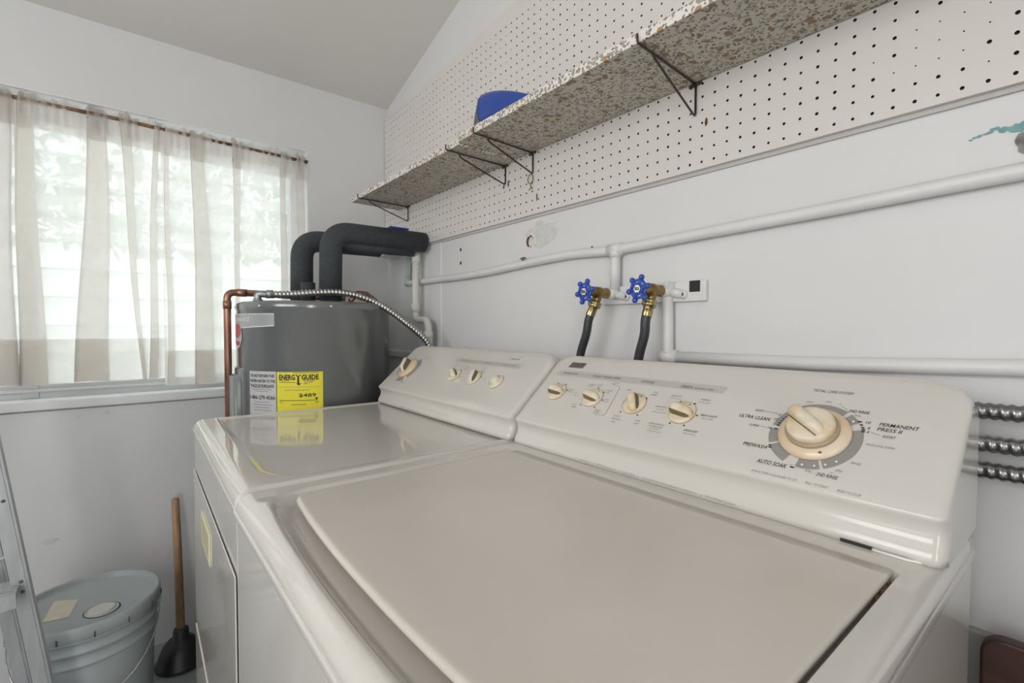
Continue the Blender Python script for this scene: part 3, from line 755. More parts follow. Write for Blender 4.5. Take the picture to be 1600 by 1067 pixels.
# foam-lagged pipes leaving the heater
def foam(name, label, pts, r, grp=None):
    m = MB(); m.tube(pts, r, M_foam, 24); o = m.build(name); tag(o, label, 'pipe insulation', grp); return o
def bend(a, b, c, r, n=10): return [Vector(a)]+corner(a, b, c, r, n)+[Vector(c)]
t = thing('insulated_pipe', 'thick black foam-lagged pipe, the nearer of two arching off the heater', 'pipe', (.36, -.37, 1.155))
m = MB(); m.tube(bend((.36,-.370,1.159),(.36,-.366,1.396),(.362,-.022,1.398),.065), .0365, M_foam, 28); m.build('foam_sleeve', t)
m = MB(); m.tube([(.350,-.33,1.3585),(.350,-.062,1.3645)], .022, M_foam, 18); m.build('lower_sleeve', t)
m = MB(); m.tube([(.362,-.021,1.398),(.362,-.0165,1.398)], .011, M_copper, 12); m.build('pipe_end', t); settle(t)
t = thing('insulated_pipe', 'thick black foam-lagged pipe, the farther one nearer the window', 'pipe', (.24, -.43, 1.155))
m = MB(); m.tube(bend((.24,-.428,1.159),(.24,-.426,1.378),(.24,-.145,1.382),.065), .0365, M_foam, 28); m.build('foam_sleeve', t)
m = MB(); m.tube([(.24,-.146,1.382),(.24,-.03,1.386),(.24,-.016,1.386)], .011, M_pipe, 12); m.build('pipe_end', t); settle(t)
m = MB(); m.tube([(.30,-.425,1.159),(.30,-.425,1.2275)], .0235, M_foam, 20); o = m.build('foam_stub'); tag(o, 'short black foam sleeve stub standing between the two lagged pipes', 'pipe insulation')
t = thing('lever_handle', 'blue valve lever lying on top of the nearer lagged pipe', 'valve handle', (.36, -.12, 1.436))
m = MB(); m.box(.345,.372,-.160,-.086,1.4355,1.4415,M_blue); m.build('lever', t, bevel=.0025); 
m = MB(); m.tube([(.36,-.12,1.430),(.36,-.12,1.4355)], .006, M_brass, 10); m.build('stem', t); settle(t)
# copper relief pipe
t = thing('copper_pipe', 'copper pipe rising beside the heater and crossing over its top', 'pipe', (.25, -.655, .02))
m = MB(); m.tube([V(.25,-.655,.02)]+corner((.25,-.655,.02),(.25,-.655,1.187),(.25,-.5,1.187),.022)+[V(.25,-.56,1.187),V(.235,-.52,1.187),V(.190,-.475,1.187),V(.185,-.44,1.187),V(.185,-.26,1.186)], .0108, M_copper, 14); m.build('tube', t)
m = MB(); m.tube([(.25,-.655,1.135),(.25,-.655,1.160)], .0125, M_copper, 14); m.build('coupling', t)
m = MB(); m.tube([(.25,-.628,1.187),(.25,-.60,1.187)], .0125, M_copper, 14); m.build('coupling', t)
settle(t)
m = MB(); m.add([(.405,-.305,1.185),(.41,-.285,1.183),(.41,-.268,1.168),(.405,-.285,1.165),(.405,-.298,1.172)], [(0,1,2,3,4)], M_tag); m.add([(.4055,-.305,1.185),(.4105,-.285,1.183),(.4105,-.268,1.168),(.4055,-.285,1.165),(.4055,-.298,1.172)], [(4,3,2,1,0)], M_tag)
m.tube([(.40,-.29,1.162),(.405,-.292,1.175),(.39,-.30,1.19)], .0012, M_tag, 6)
o = m.build('wire_tag')
m = MB(); m.tube([(.38,-.31,1.166),(.365,-.28,1.196),(.345,-.24,1.196),(.34,-.20,1.17)], .0085, M_copper, 12); tag(m.build('copper_stub'), 'short copper pipe bend showing behind the nearer lagged pipe', 'pipe')
tag(o, 'small yellow tag tied at the base of the lagged pipe', 'tag')
# flexible conduit
def flexible(mb, P_, r, amp, pitch, mt, n=12):
    P_ = [Vector(p) for p in P_]; L = [0]
    for a, b in zip(P_, P_[1:]): L.append(L[-1]+(b-a).length)
    step = pitch/4; N = int(L[-1]/step); pts = []; j = 0
    for i in range(N+1):
        d = i*step
        while j < len(L)-2 and L[j+1] < d: j += 1
        q = (d-L[j])/(L[j+1]-L[j]+1e-9); pts.append(P_[j].lerp(P_[j+1], min(1, q)))
    # helical ridge
    vs = []; fs = []; prev = None
    for i, p in enumerate(pts):
        t_ = (pts[min(i+1,N)]-pts[max(i-1,0)]).normalized()
        if prev is None:
            a = Vector((0,0,1)) if abs(t_.z) < .9 else Vector((1,0,0)); u = t_.cross(a).normalized()
        else: u = (prev-t_*prev.dot(t_)).normalized()
        prev = u; w = t_.cross(u)
        for k in range(n):
            a = 2*pi*k/n; rr_ = r+amp*math.cos(2*pi*(i/4)-a)
            vs.append(p+(u*math.cos(a)+w*math.sin(a))*rr_)
    for i in range(N):
        for k in range(n): fs.append((i*n+k, i*n+(k+1)%n, (i+1)*n+(k+1)%n, (i+1)*n+k))
    fs.append(tuple(range(n))[::-1]); fs.append(tuple(range(N*n, N*n+n))); mb.add(vs, fs, mt, True)
t = thing('flexible_conduit', 'silver ribbed flexible conduit looping from the heater top down behind the dryer', 'conduit', (.385, -.59, 1.165))
m = MB(); flexible(m, smoothpts([(.39,-.575,1.1775),(.405,-.51,1.179),(.425,-.44,1.186),(.440,-.375,1.1895),(.455,-.31,1.180),(.475,-.24,1.150),(.50,-.17,1.098),(.53,-.105,1.035),(.545,-.085,.98)], 10), .0104, .0019, .0108, M_flex, 12); m.build('ribbed_hose', t)
m = MB(); m.tube([(.375,-.592,1.158)]+[tuple(p) for p in corner((.375,-.592,1.158),(.375,-.594,1.178),(.388,-.575,1.178),.012)]+[(.393,-.560,1.178)], .0105, M_galv, 12); m.tube([(.391,-.572,1.1778),(.395,-.553,1.1782)], .0128, M_galv, 12)
m.tube([(.375,-.592,1.1563),(.375,-.592,1.1625)], .0135, M_galv, 6); m.build('connector', t); settle(t)

# three armoured cables at the right
for z, lab in ((.9725,'ribbed armoured cable on the wall right of the washer, topmost of three'),(.9295,'ribbed armoured cable on the wall right of the washer, middle of three'),(.8945,'ribbed armoured cable on the wall right of the washer, lowest of three')):
    m = MB(); flexible(m, [(1.78,-.033,z),(1.90,-.033,z+.0003),(2.45,-.033,z+.004)], .0105, .0011, .0105, M_flexd, 16)
    o = m.build('armoured_cable'); tag(o, lab, 'cable', 'armoured cables on the wall')

# ------------------------------------------------------------------ laundry machines
TZ = .8415
FY0, FZ0, FDY, FDZ = -.282, .893, .745, .667
FN = Vector((0, -.667, .745))
def face(x, v, h=0.0):
    return Vector((x, FY0+v*FDY, FZ0+v*FDZ))+FN*h
def console(parent, x0, x1, VM=.186):
    """lofted control console: profile sections across x with rounded ends"""
    m = MB(); secs = []; ys = []
    R = .050
    S_ = [0,.002,.005,.010,.016,.024,.033,.042,.050,.062]
    W_ = x1-x0
    xs = [x0+s_ for s_ in S_]+[x0+W_*k/8 for k in range(1, 8)]+[x1-s_ for s_ in reversed(S_)]
    cnt = None; vs = []
    for x in xs:
        s_ = min(x-x0, x1-x)
        e = 1-min(1, s_/.014); ins = .014*(1-math.sqrt(max(0, 1-e*e)))
        e2 = 1-min(1, s_/R); vm = VM-.038*(1-math.sqrt(max(0, 1-e2*e2)))-ins*.2
        yb = -.112-ins*.4
        P_ = []
        base = [(-.2862,TZ+.0005),(-.2856,TZ+.009),(-.2825,TZ+.015),(-.2790,TZ+.021),(-.2770,TZ+.028),(-.2775,TZ+.035),(-.2805,TZ+.0415),(-.2832,TZ+.0455),(-.2840,TZ+.0488),(-.2828,TZ+.0512)]
        for y, z in base: P_.append((y+ins*1.1, z))
        for k in range(1, 11):
            v = .002+(vm-.012-.002)*k/10; p = face(0, v, -ins*.8); P_.append((p.y, p.z))
        tp = face(0, vm, -.0-ins*.5)
        a = face(0, vm-.012, -ins*.8)
        c = Vector((0, tp.y+.010, tp.z-.002)); tz = tp.z
        P_ += [((a.y+(tp.y+.004)*2)/3, (a.z+tz*2)/3+.0022), (tp.y+.006, tz+.0005), (min(tp.y+.016, yb), tz-.001), (yb, tz-.012), (yb, TZ+.0005)]
        ys.append(len(P_)); vs += [(x, y, z) for y, z in P_]
    n = ys[0]; fs = []
    for i in range(len(xs)-1):
        for k in range(n-1): fs.append((i*n+k, (i+1)*n+k, (i+1)*n+k+1, i*n+k+1))
        fs.append((i*n+n-1, (i+1)*n+n-1, (i+1)*n, i*n))
    fs.append(tuple(range(n))); fs.append(tuple(range((len(xs)-1)*n, len(xs)*n))[::-1])
    m.add(vs, fs, M_console, True)
    o = m.build('console', parent)
    bm = bmesh.new(); bm.from_mesh(o.data); bmesh.ops.recalc_face_normals(bm, faces=bm.faces); bm.to_mesh(o.data); bm.free()
    for p in o.data.polygons:
        p.use_smooth = len(p.vertices) == 4
    return o
def heightfield(m, xs, ys, H, mt, zb):
    """closed slab: top surface z=H(x,y), skirt down to zb"""
    nx, ny = len(xs), len(ys); vs = []; fs = []
    for y in ys:
        for x in xs: vs.append(H(x, y))
    for j in range(ny-1):
        for i in range(nx-1):
            a = j*nx+i; fs.append((a, a+1, a+nx+1, a+nx))
    k0 = len(vs); ring = [i for i in range(nx)]+[j*nx+nx-1 for j in range(1, ny)]+[(ny-1)*nx+i for i in range(nx-2, -1, -1)]+[j*nx for j in range(ny-2, 0, -1)]
    for r_ in ring: vs.append((vs[r_][0], vs[r_][1], zb))
    L = len(ring)
    for i in range(L): a, b = ring[i], ring[(i+1) % L]; fs.append((b, a, k0+i, k0+(i+1) % L))
    fs.append(tuple(range(k0, k0+L))[::-1])
    m.add(vs, fs, mt, True)
def sst(a, b, x):
    t_ = min(1, max(0, (x-a)/(b-a))); return t_*t_*(3-2*t_)
def lin(a, b, n): return [a+(b-a)*i/n for i in range(n+1)]
def rnd_edge(d, r):
    """drop near an edge at distance d with rounding radius r"""
    if d >= r: return 0
    e = 1-max(0, d)/r; return r*(1-math.sqrt(max(0, 1-e*e)))
def cabinet(parent, x0, x1, yl, yr, door=None):
    m = MB()
    vs = [(x0,yl+.002,0.02),(x1,yr+.002,0.02),(x1,-.125,0.02),(x0,-.125,0.02),(x0,yl+.002,TZ-.021),(x1,yr+.002,TZ-.021),(x1,-.125,TZ-.021),(x0,-.125,TZ-.021)]
    m.add(vs, [(0,3,2,1),(4,5,6,7),(0,1,5,4),(1,2,6,5),(2,3,7,6),(3,0,4,7)], M_enamel)
    m.build('cabinet', parent, bevel=.006, seg=3)
    for fx in (x0+.05, x1-.05):
        for fy in (max(yl,yr)+.05, -.17):
            m = MB(); m.tube([(fx,fy,0.0),(fx,fy,.022)], .018, M_rubber, 12); m.build('foot', parent)

# ---- washer
WX0, WX1, WYF = 1.221, 1.905, -.792
wz = thing('washing_machine', 'almond top-loading washing machine with closed lid and dial, nearest the camera', 'washing machine', ((WX0+WX1)/2, -.45, 0))
cabinet(wz, WX0+.002, WX1-.002, WYF, WYF)
def lid_front(x):
    s_ = (x-1.58)/.30; return -.744+.016*min(1.3, abs(s_))**2.2
LX0, LX1, LYB = 1.284, 1.8725, -.327
def Hw(x, y):
    z = TZ
    z -= rnd_edge(x-WX0, .012); z -= rnd_edge(WX1-x, .016)
    df = y-WYF
    z -= rnd_edge(df, .020)*1.0
    # soft trough in front of the lid and well under it
    fy = lid_front(x)
    inx = sst(1.262, 1.290, x)*(1-sst(LX1+.0005, LX1+.0045, x))
    a_, b_ = x-1.258, y-(fy-.034); rc = .060
    dd = rc-math.hypot(rc-a_, rc-b_) if (a_ < rc and b_ < rc) else min(a_, b_)
    g = sst(.0, .024, dd)*(1-sst(LX1+.0005, LX1+.0045, x))
    z -= .015*g*(1-sst(LYB-.006, LYB+.010, y))
    # raised band along the front behind the roll
    z += .0022*sst(0, .03, df)*(1-sst(fy-.036, fy-.010, y))*inx
    return (x, y, z)
xs = lin(WX0, WX0+.014, 7)+lin(WX0+.018, 1.255, 4)+lin(1.26, 1.30, 16)+lin(1.32, 1.85, 26)+lin(1.862, 1.870, 3)+lin(1.8722, 1.8785, 9)+lin(1.882, WX1-.018, 2)+lin(WX1-.016, WX1, 10)
ysw = [WYF+.020*(1-math.cos(k*pi/20)) for k in range(11)]+lin(WYF+.024, -.705, 34)+lin(-.70, -.34, 22)+lin(-.336, -.312, 8)+lin(-.30, -.1255, 6)
m = MB(); heightfield(m, xs, ysw, Hw, M_enamel, TZ-.024); m.build('top_cover', wz)
# the front roll under the cover: overhanging lip
m = MB(); m.box(WX0, WX1, WYF-.002, WYF+.012, TZ-.034, TZ-.022, M_enamel); m.box(WX1-.008, WX1+.0004, WYF, -.127, TZ-.036, TZ-.020, M_enamel); m.build('rim_lip', wz, bevel=.003)
# lid slab with bowed front and rolled edge
def Hl(x, y):
    z = TZ+.0035
    z -= rnd_edge(x-LX0, .008); z -= rnd_edge(LX1-x, .004)
    z -= rnd_edge(y, .009) if y < .02 else 0
    return z
m = MB(); vs = []; fs = []
lx = lin(LX0, LX0+.012, 7)+lin(LX0+.02, LX1-.008, 26)+lin(LX1-.006, LX1, 5)
ly = [0,.0008,.002,.0035,.005,.0075,.010,.014,.02]+lin(.03, 1.0, 20)
nx = len(lx)
for j, q in enumerate(ly):
    for x in lx:
        fy = lid_front(x)
        cr = max(0, (LX0+.022-x)/.022); fy += .020*(1-math.sqrt(max(0, 1-cr*cr)))
        y = fy+q if q <= .02 else fy+.02+(LYB-fy-.02)*(q-.03)/.97 if q > .03 else fy+.03
        d = q if q <= .03 else .03
        z = TZ+.0035-rnd_edge(x-LX0, .005)-rnd_edge(LX1-x, .003)-rnd_edge(d, .0055)
        z -= .0012*sst(0, 1, (q-.8)/.2) if q > .8 else 0
        vs.append((x, y, z))
for j in range(len(ly)-1):
    for i in range(nx-1): a = j*nx+i; fs.append((a, a+1, a+nx+1, a+nx))
k0 = len(vs); ny = len(ly)
ring = [i for i in range(nx)]+[j*nx+nx-1 for j in range(1, ny)]+[(ny-1)*nx+i for i in range(nx-2, -1, -1)]+[j*nx for j in range(ny-2, 0, -1)]
cx_, cy_ = 1.58, -.53
for r_ in ring:
    x, y, z = vs[r_]; vs.append((x+(.004 if x < 1.5 else -.0015)*(1 if abs(x-cx_) > .28 else 0), y+(.006 if y < -.6 else 0), TZ-.0070))
L = len(ring)
for i in range(L): a, b = ring[i], ring[(i+1) % L]; fs.append((b, a, k0+i, k0+(i+1) % L))
fs.append(tuple(range(k0, k0+L))[::-1])
m.add(vs, fs, M_lid, True); lid = m.build('lid', wz)
# hinge tabs and dark slot on the right of the lid
m = MB(); 
for yy in (-.352, -.372, -.389): m.box(1.8732, 1.8752, yy, yy+.006, TZ-.012, TZ-.002, M_rust)
m.build('hinge_bumper', wz)
# console
con = console(wz, WX0+.002, 1.9045)
m = MB(); m.tube([(1.845,-.2885,TZ+.0015),(1.875,-.2885,TZ+.0015),(1.894,-.282,TZ+.0015),(1.902,-.268,TZ+.0015)], .0016, M_white, 6)
m.box(1.815, 1.845, -.2875, -.284, TZ, TZ+.0035, M_dark); m.build('end_cap', con, label='pale end cap strip')

def fm(h=.0005): return lambda u, v: tuple(face(u, v, h))
def strip(mb, x0, x1, v0, v1, sl, mt, h=.0004):
    f = fm(h); mb.add([f(x0, v0), f(x1-sl, v0), f(x1, v1), f(x0+sl*.8, v1)], [(0,1,2,3)], mt)
def dot(mb, x, v, r, mt, h=.0006, sx=1.4):
    f = fm(h); mb.add([f(x+r*sx*math.cos(a), v+r*math.sin(a)) for a in [k*2*pi/10 for k in range(10)]], [tuple(range(10))], mt)
def tx(mb, s_, x0, vc, x1, hgt, mt=None, it=.22, bold=.0, h=.0007):
    hgt *= .84
    put_text(mb, s_, mt or M_print, fm(h), x0, x1, vc-hgt/2, vc+hgt/2, italic=it, bold=bold*.5)
m = MB(); strip(m, 1.2535, 1.6275, .1275, .1425, .004, M_strip); m.build('header_strip', con, label='grey header strip')
m = MB()
tx(m, 'WATER LEVEL', 1.2712, .1352, 1.3125, .0052); tx(m, 'WASH / RINSE TEMP', 1.3540, .1352, 1.4225, .0056)
tx(m, 'OPTIONS', 1.4690, .1343, 1.4975, .0066, bold=.006); tx(m, 'SPEEDS', 1.5490, .1332, 1.5715, .0072, bold=.008); tx(m, 'AGITATE / SPIN', 1.5745, .1322, 1.6070, .0044)
g = M_print2
tx(m, 'LOW', 1.3185, .0935, 1.3330, .0036, g); tx(m, 'LOAD', 1.3185, .0872, 1.3310, .0036, g)
tx(m, 'WARM', 1.3600, .1120, 1.3740, .0036, g); tx(m, 'WARM', 1.3590, .1070, 1.3700, .0028, g)
tx(m, 'COLD', 1.3805, .1148, 1.3925, .0036, g); tx(m, 'HOT', 1.3800, .1100, 1.3900, .0032, g)
tx(m, 'WARM', 1.4085, .1030, 1.4230, .0038, g); tx(m, 'COLD', 1.4080, .0970, 1.4190, .0032, g)
tx(m, 'COLD', 1.4165, .0818, 1.4280, .0036, g); tx(m, 'COLD', 1.4165, .0765, 1.4280, .0036, g)
tx(m, 'WARM', 1.4115, .0545, 1.4250, .0036, g); tx(m, 'WARM', 1.4115, .0495, 1.4240, .0036, g)
tx(m, 'HOT', 1.3530, .0585, 1.3640, .0036, g); tx(m, 'WARM', 1.3530, .0525, 1.3650, .0036, g)
tx(m, 'HOT', 1.3380, .0875, 1.3470, .0034, g); tx(m, 'COLD', 1.3380, .0810, 1.3470, .0034, g)
tx(m, 'OFF', 1.4520, .1108, 1.4600, .0036)
tx(m, '2ND', 1.5055, .1128, 1.5160, .0040, g); tx(m, 'RINSE', 1.5030, .1068, 1.5165, .0038, g)
tx(m, 'SOAK &', 1.4585, .0500, 1.4720, .0038, g); tx(m, 'PREWASH', 1.4575, .0430, 1.4755, .0038, g); tx(m, 'ONLY', 1.4600, .0365, 1.4710, .0038, g)
tx(m, 'SOAK', 1.5045, .0478, 1.5150, .0040, g); tx(m, 'ONLY', 1.5055, .0420, 1.5155, .0038, g)
tx(m, 'DELICATE', 1.5430, .1112, 1.5620, .0044, g); tx(m, 'SLOW / SLOW', 1.5420, .1055, 1.5630, .0028, g)
tx(m, 'NORMAL', 1.5955, .1105, 1.6120, .0044, g); tx(m, 'SLOW / FAST', 1.5940, .1045, 1.6130, .0028, g)
tx(m, 'HEAVY DUTY', 1.6080, .0800, 1.6350, .0050); tx(m, 'FAST / FAST', 1.6110, .0740, 1.6320, .0030, g)
tx(m, 'HANDWASH', 1.5250, .0838, 1.5460, .0038, g); tx(m, 'CASUAL', 1.5290, .0778, 1.5440, .0036, g); tx(m, 'SLOW SLOW / SLOW', 1.5250, .0715, 1.5520, .0028, g)
tx(m, 'HANDWASH PLUS', 1.5310, .0480, 1.5600, .0040, g); tx(m, 'FOR DELICATES', 1.5330, .0425, 1.5590, .0038, g); tx(m, 'INTERMITTENT', 1.5370, .0375, 1.5560, .0026, g); tx(m, 'SLOW SLOW / SLOW', 1.5350, .0330, 1.5610, .0028, g)
tx(m, 'HAND DRY', 1.5950, .0470, 1.6180, .0048); tx(m, 'FAST / SLOW', 1.5960, .0410, 1.6160, .0028, g)
for x, v in ((1.3003,.1044),(1.3153,.0903),(1.2775,.1050),(1.3868,.1052),(1.4049,.0974),(1.4141,.0788),(1.4068,.0599),(1.3722,.0603),(1.3640,.0950),(1.5005,.0972),(1.5025,.0591),(1.4668,.0597),
             (1.5646,.1004),(1.5896,.1001),(1.6031,.0776),(1.5913,.0549),(1.5668,.0547)): dot(m, x, v, .00135, M_black)
# bracket line beside the temperature words
f = fm(.0005)
def fline(mb, pts, w, mt):
    mb.tube([f(*p) for p in pts], w, mt, 4)
fline(m, [(1.410,.1205),(1.428,.1165),(1.433,.1120),(1.4365,.080),(1.4392,.050),(1.437,.0455),(1.415,.0440)], .0003, g)
tx(m, 'COLD RINSE', 1.4100, .1240, 1.4260, .0026, g); tx(m, 'ONLY', 1.4110, .1205, 1.4200, .0022, g)
tx(m, 'TOTAL CARE SYSTEM', 1.7452, .1520, 1.7912, .0058)
b_ = .004
tx(m, 'ULTRA CLEAN', 1.6642, .0905, 1.7072, .0072, M_black, bold=b_); tx(m, 'PREWASH', 1.6870, .0435, 1.7180, .0072, M_black, bold=b_); tx(m, 'AUTO SOAK', 1.7132, .0208, 1.7496, .0078, M_black, bold=b_)
tx(m, 'PERMANENT', 1.8277, .1073, 1.8656, .0064, M_black, bold=b_); tx(m, 'PRESS II', 1.8270, .0997, 1.8512, .0064, M_black, bold=b_)
tx(m, 'SHORT', 1.6820, .1040, 1.6955, .0046); tx(m, 'SUPER', 1.6830, .0765, 1.6965, .0046); tx(m, 'SHORT', 1.8340, .0897, 1.8468, .0050)
tx(m, '16', 1.7085, .0765, 1.7135, .0046, M_black); tx(m, '10', 1.7115, .0925, 1.7165, .0046, M_black); tx(m, '8', 1.7150, .1010, 1.7175, .0042, M_black)
tx(m, '10', 1.8140, .1075, 1.8190, .0048, M_black); tx(m, '6', 1.8178, .0990, 1.8204, .0048, M_black); tx(m, '4', 1.8178, .0930, 1.8204, .0046, M_black); tx(m, '4', 1.7160, .0440, 1.7185, .0040, M_black)
tx(m, 'PAUSE COOL DOWN', 1.8212, .0745, 1.8490, .0040, g); tx(m, 'RINSE', 1.8125, .0444, 1.8228, .0042, g); tx(m, 'SPIN', 1.8000, .0297, 1.8080, .0042, g)
tx(m, '2ND RINSE', 1.7830, .0195, 1.8055, .0060, M_black); tx(m, 'SPIN', 1.7700, .0208, 1.7780, .0040, g)
tx(m, '2ND RINSE', 1.7925, .1227, 1.8150, .0056, M_black); tx(m, 'SPIN', 1.7992, .1160, 1.8070, .0040, g); tx(m, 'SPIN', 1.7640, .1335, 1.7712, .0036, g); tx(m, 'RINSE', 1.7420, .1300, 1.7505, .0036, g)
tx(m, 'OFF', 1.7960, .0260-.001, 1.7990, .0026, g); tx(m, 'OFF', 1.8025, .1075, 1.8060, .0028, g); tx(m, 'OFF', 1.7515, .0245, 1.7560, .0028, g); tx(m, 'OFF', 1.7120, .0660, 1.7160, .0028, g); tx(m, 'OFF', 1.7790, .1318, 1.7830, .0028, g)
tx(m, 'PUSH & TURN CLOCKWISE TO SET', 1.7119, .0040, 1.7668, .0042, g); tx(m, 'PULL TO START', 1.7755, .0040, 1.7996, .0046, g); tx(m, 'PUSH TO STOP', 1.8086, .0032, 1.8315, .0044, g)
fline(m, [(1.6970,.1040),(1.7135,.1025)], .00025, g); fline(m, [(1.6980,.0765),(1.7065,.0765)], .00025, g); fline(m, [(1.8225,.0930),(1.8315,.0905)], .00025, g); fline(m, [(1.783,.1290),(1.791,.1240)], .00025, g)
for x, v, sx in ((1.7190,.0765,2.4),(1.7200,.0830,2),(1.7205,.0872,2),(1.7225,.0910,2),(1.7235,.0948,2),(1.7255,.0985,1.8),(1.8080,.1072,2.6),(1.8105,.1022,2),(1.8128,.0985,2),(1.8140,.0955,2),(1.8145,.0925,2),(1.7215,.0450,2.2),(1.7205,.0482,2),(1.7555,.0215,2.6)): dot(m, x, v, .0011, M_black, sx=sx)
m.build('printed_lettering', con, label='dark italic lettering beside the knobs')
# lettering low on the skirt below the nose
m = MB()
def skm(u, v): return (u, -.2862-(.0), TZ+.0025+v)
for s_, x0, x1 in (('Heavy Duty', 1.417, 1.441),('KING Size Capacity', 1.455, 1.497),('Quiet Pak I', 1.511, 1.534),('2 Speed Motor With 6 Speed Combinations', 1.548, 1.641),('Ultra Rinse System', 1.653, 1.695)):
    put_text(m, s_, M_print2, lambda u, v: (u, -.2867+.0006*(v/.009), TZ+v), x0, x1, .0030, .0072, italic=.1)
for x in (1.448, 1.504, 1.541, 1.647): m.box(x-.0006, x+.0006, -.2868, -.2858, TZ+.0042, TZ+.0054, M_print2)
m.build('skirt_lettering', con)
m = MB()
def badge(mb, x0, x1, v0, v1, sl, dark):
    P_ = [(x0, v0), (x1-sl, v0), (x1, v1), (x0+sl, v1)]
    lo = [face(x, v, .0003) for x, v in P_]; cx = sum(p[0] for p in P_)/4; cv = (v0+v1)/2
    hi = [face(cx+(x-cx)*.97, cv+(v-cv)*.94, .0016) for x, v in P_]
    mb.add(lo+hi, [(4,5,6,7),(0,1,5,4),(1,2,6,5),(2,3,7,6),(3,0,4,7)], dark)
badge(m, 1.2725, 1.3155, .1520, .1670, .0030, M_badge)
put_text(m, 'Kenmore', M_chrome, fm(.0018), 1.2780, 1.3110, .1600, .1650); put_text(m, '80 SERIES', M_chrome, fm(.0018), 1.2795, 1.3080, .1540, .1575)
m.build('name_badge', con, label='small dark metal name badge')
# grey timer ring segments
DC = (1.765, .0755)
def arcseg(mb, c, r0, r1, a0, a1, mt, h=.0005, n=14):
    f_ = fm(h); vs = []; a0, a1 = R_(a0), R_(a1)
    for i in range(n+1):
        a = a0+(a1-a0)*i/n; vs += [f_(c[0]+r0*math.cos(a), c[1]+r0*math.sin(a)), f_(c[0]+r1*math.cos(a), c[1]+r1*math.sin(a))]
    mb.add(vs, [(2*i, 2*i+1, 2*i+3, 2*i+2) for i in range(n)], mt)
m = MB()
for a0, a1 in ((58,122),(34,52),(-64,22),(-98,-68),(-150,-115),(-182,-154),(138,172)): arcseg(m, DC, .0395, .0525, a0, a1, M_ring)
for a in (-74,-90,-60,-45,40): 
    dot(m, DC[0]+.0475*math.cos(R_(a)), DC[1]+.0475*math.sin(R_(a)), .0014, M_white, .0009, 1.0)
m.build('timer_ring', con, label='dark grey timer ring segments')

def lathe_face(mb, c, prof, mt, n=40):
    o_ = face(c[0], c[1], 0); mb.lathe(prof, mt, n, o_, FN)
def local(c, r, a, h): return face(c[0]+r*math.cos(a), c[1]+r*math.sin(a), h)
def fin(mb, c, L0, L1, w, h0, h1, ang, mt, insert=None, iside=-1):
    """raised grip across the knob; wedge shaped, with a coloured insert on one flank"""
    a = R_(ang); d = (math.cos(a), math.sin(a)); nrm = (-d[1], d[0])
    def Q(l, k, h): return face(c[0]+d[0]*l+nrm[0]*k, c[1]+d[1]*l+nrm[1]*k, h)
    n = 10; vs = []; fs = []
    for i in range(n+1):
        s_ = i/n; l = -L0+(L0+L1)*s_; e = min(s_, 1-s_)
        hh = h0+(h1-h0)*min(1, (math.sin(min(1, e/.22)*pi/2)))*(.80+.20*s_); ww = w*(.45+.55*math.sin(min(1, e/.3)*pi/2))
        vs += [Q(l, -ww, h0), Q(l, -ww*.66, hh*.93), Q(l, -ww*.35, hh), Q(l, ww*.35, hh), Q(l, ww*.66, hh*.93), Q(l, ww, h0)]
    for i in range(n):
        for k in range(5): fs.append((6*i+k, 6*i+6+k, 6*i+7+k, 6*i+1+k))
    fs.append(tuple(range(6))); fs.append(tuple(range(6*n, 6*n+6))[::-1]); mb.add(vs, fs, mt, True)
    if insert:
        vs = []; fs = []
        for i in range(n+1):
            s_ = .05+.86*i/n; l = -L0+(L0+L1)*s_; e = min(s_, 1-s_)
            hh = h0+(h1-h0)*min(1, (math.sin(min(1, e/.22)*pi/2)))*(.80+.20*s_); ww = w*(.45+.55*math.sin(min(1, e/.3)*pi/2))
            k = iside
            vs += [Q(l, k*(ww*1.02+.0006), h0+.0006), Q(l, k*(ww*.72+.0006), max(h0+.0008, hh*.86))]
        for i in range(n): fs.append((2*i, 2*i+1, 2*i+3, 2*i+2))
        mb.add(vs, fs, insert)
def knob(c, r, ang, mt, ins, side, label, dotang=60, nm='knob', par=None):
    m = MB(); lathe_face(m, c, [(r,.0004),(r,.0035),(r*.97,.0048),(r*.70,.0062),(0.001,.0066)], mt, 40)
    fin(m, c, r*.95, r*1.0, r*.44, .0055, .0190, ang, mt, ins, side)
    f_ = fm(.0069); 
    x, v = c[0]+r*.78*math.cos(R_(dotang)), c[1]+r*.78*math.sin(R_(dotang)); dot(m, x, v, .0016, ins or M_olive, .0060, 1.0)
    o = m.build(nm, par or con, label=label); return o
knob((1.2925,.0812), .0212, 176, M_knob, M_olive, 1, 'cream knob with olive grip, leftmost on the washer')
knob((1.3895,.0800), .0215, 168, M_knobw, M_olive2, 1, 'whiter knob with brown grip')
knob((1.4845,.0805), .0220, 122, M_knob, M_olive, -1, 'cream knob with grip pointing up')
knob((1.5780,.0778), .0220, 170, M_knob, M_olive, 1, 'cream knob below the speeds heading')
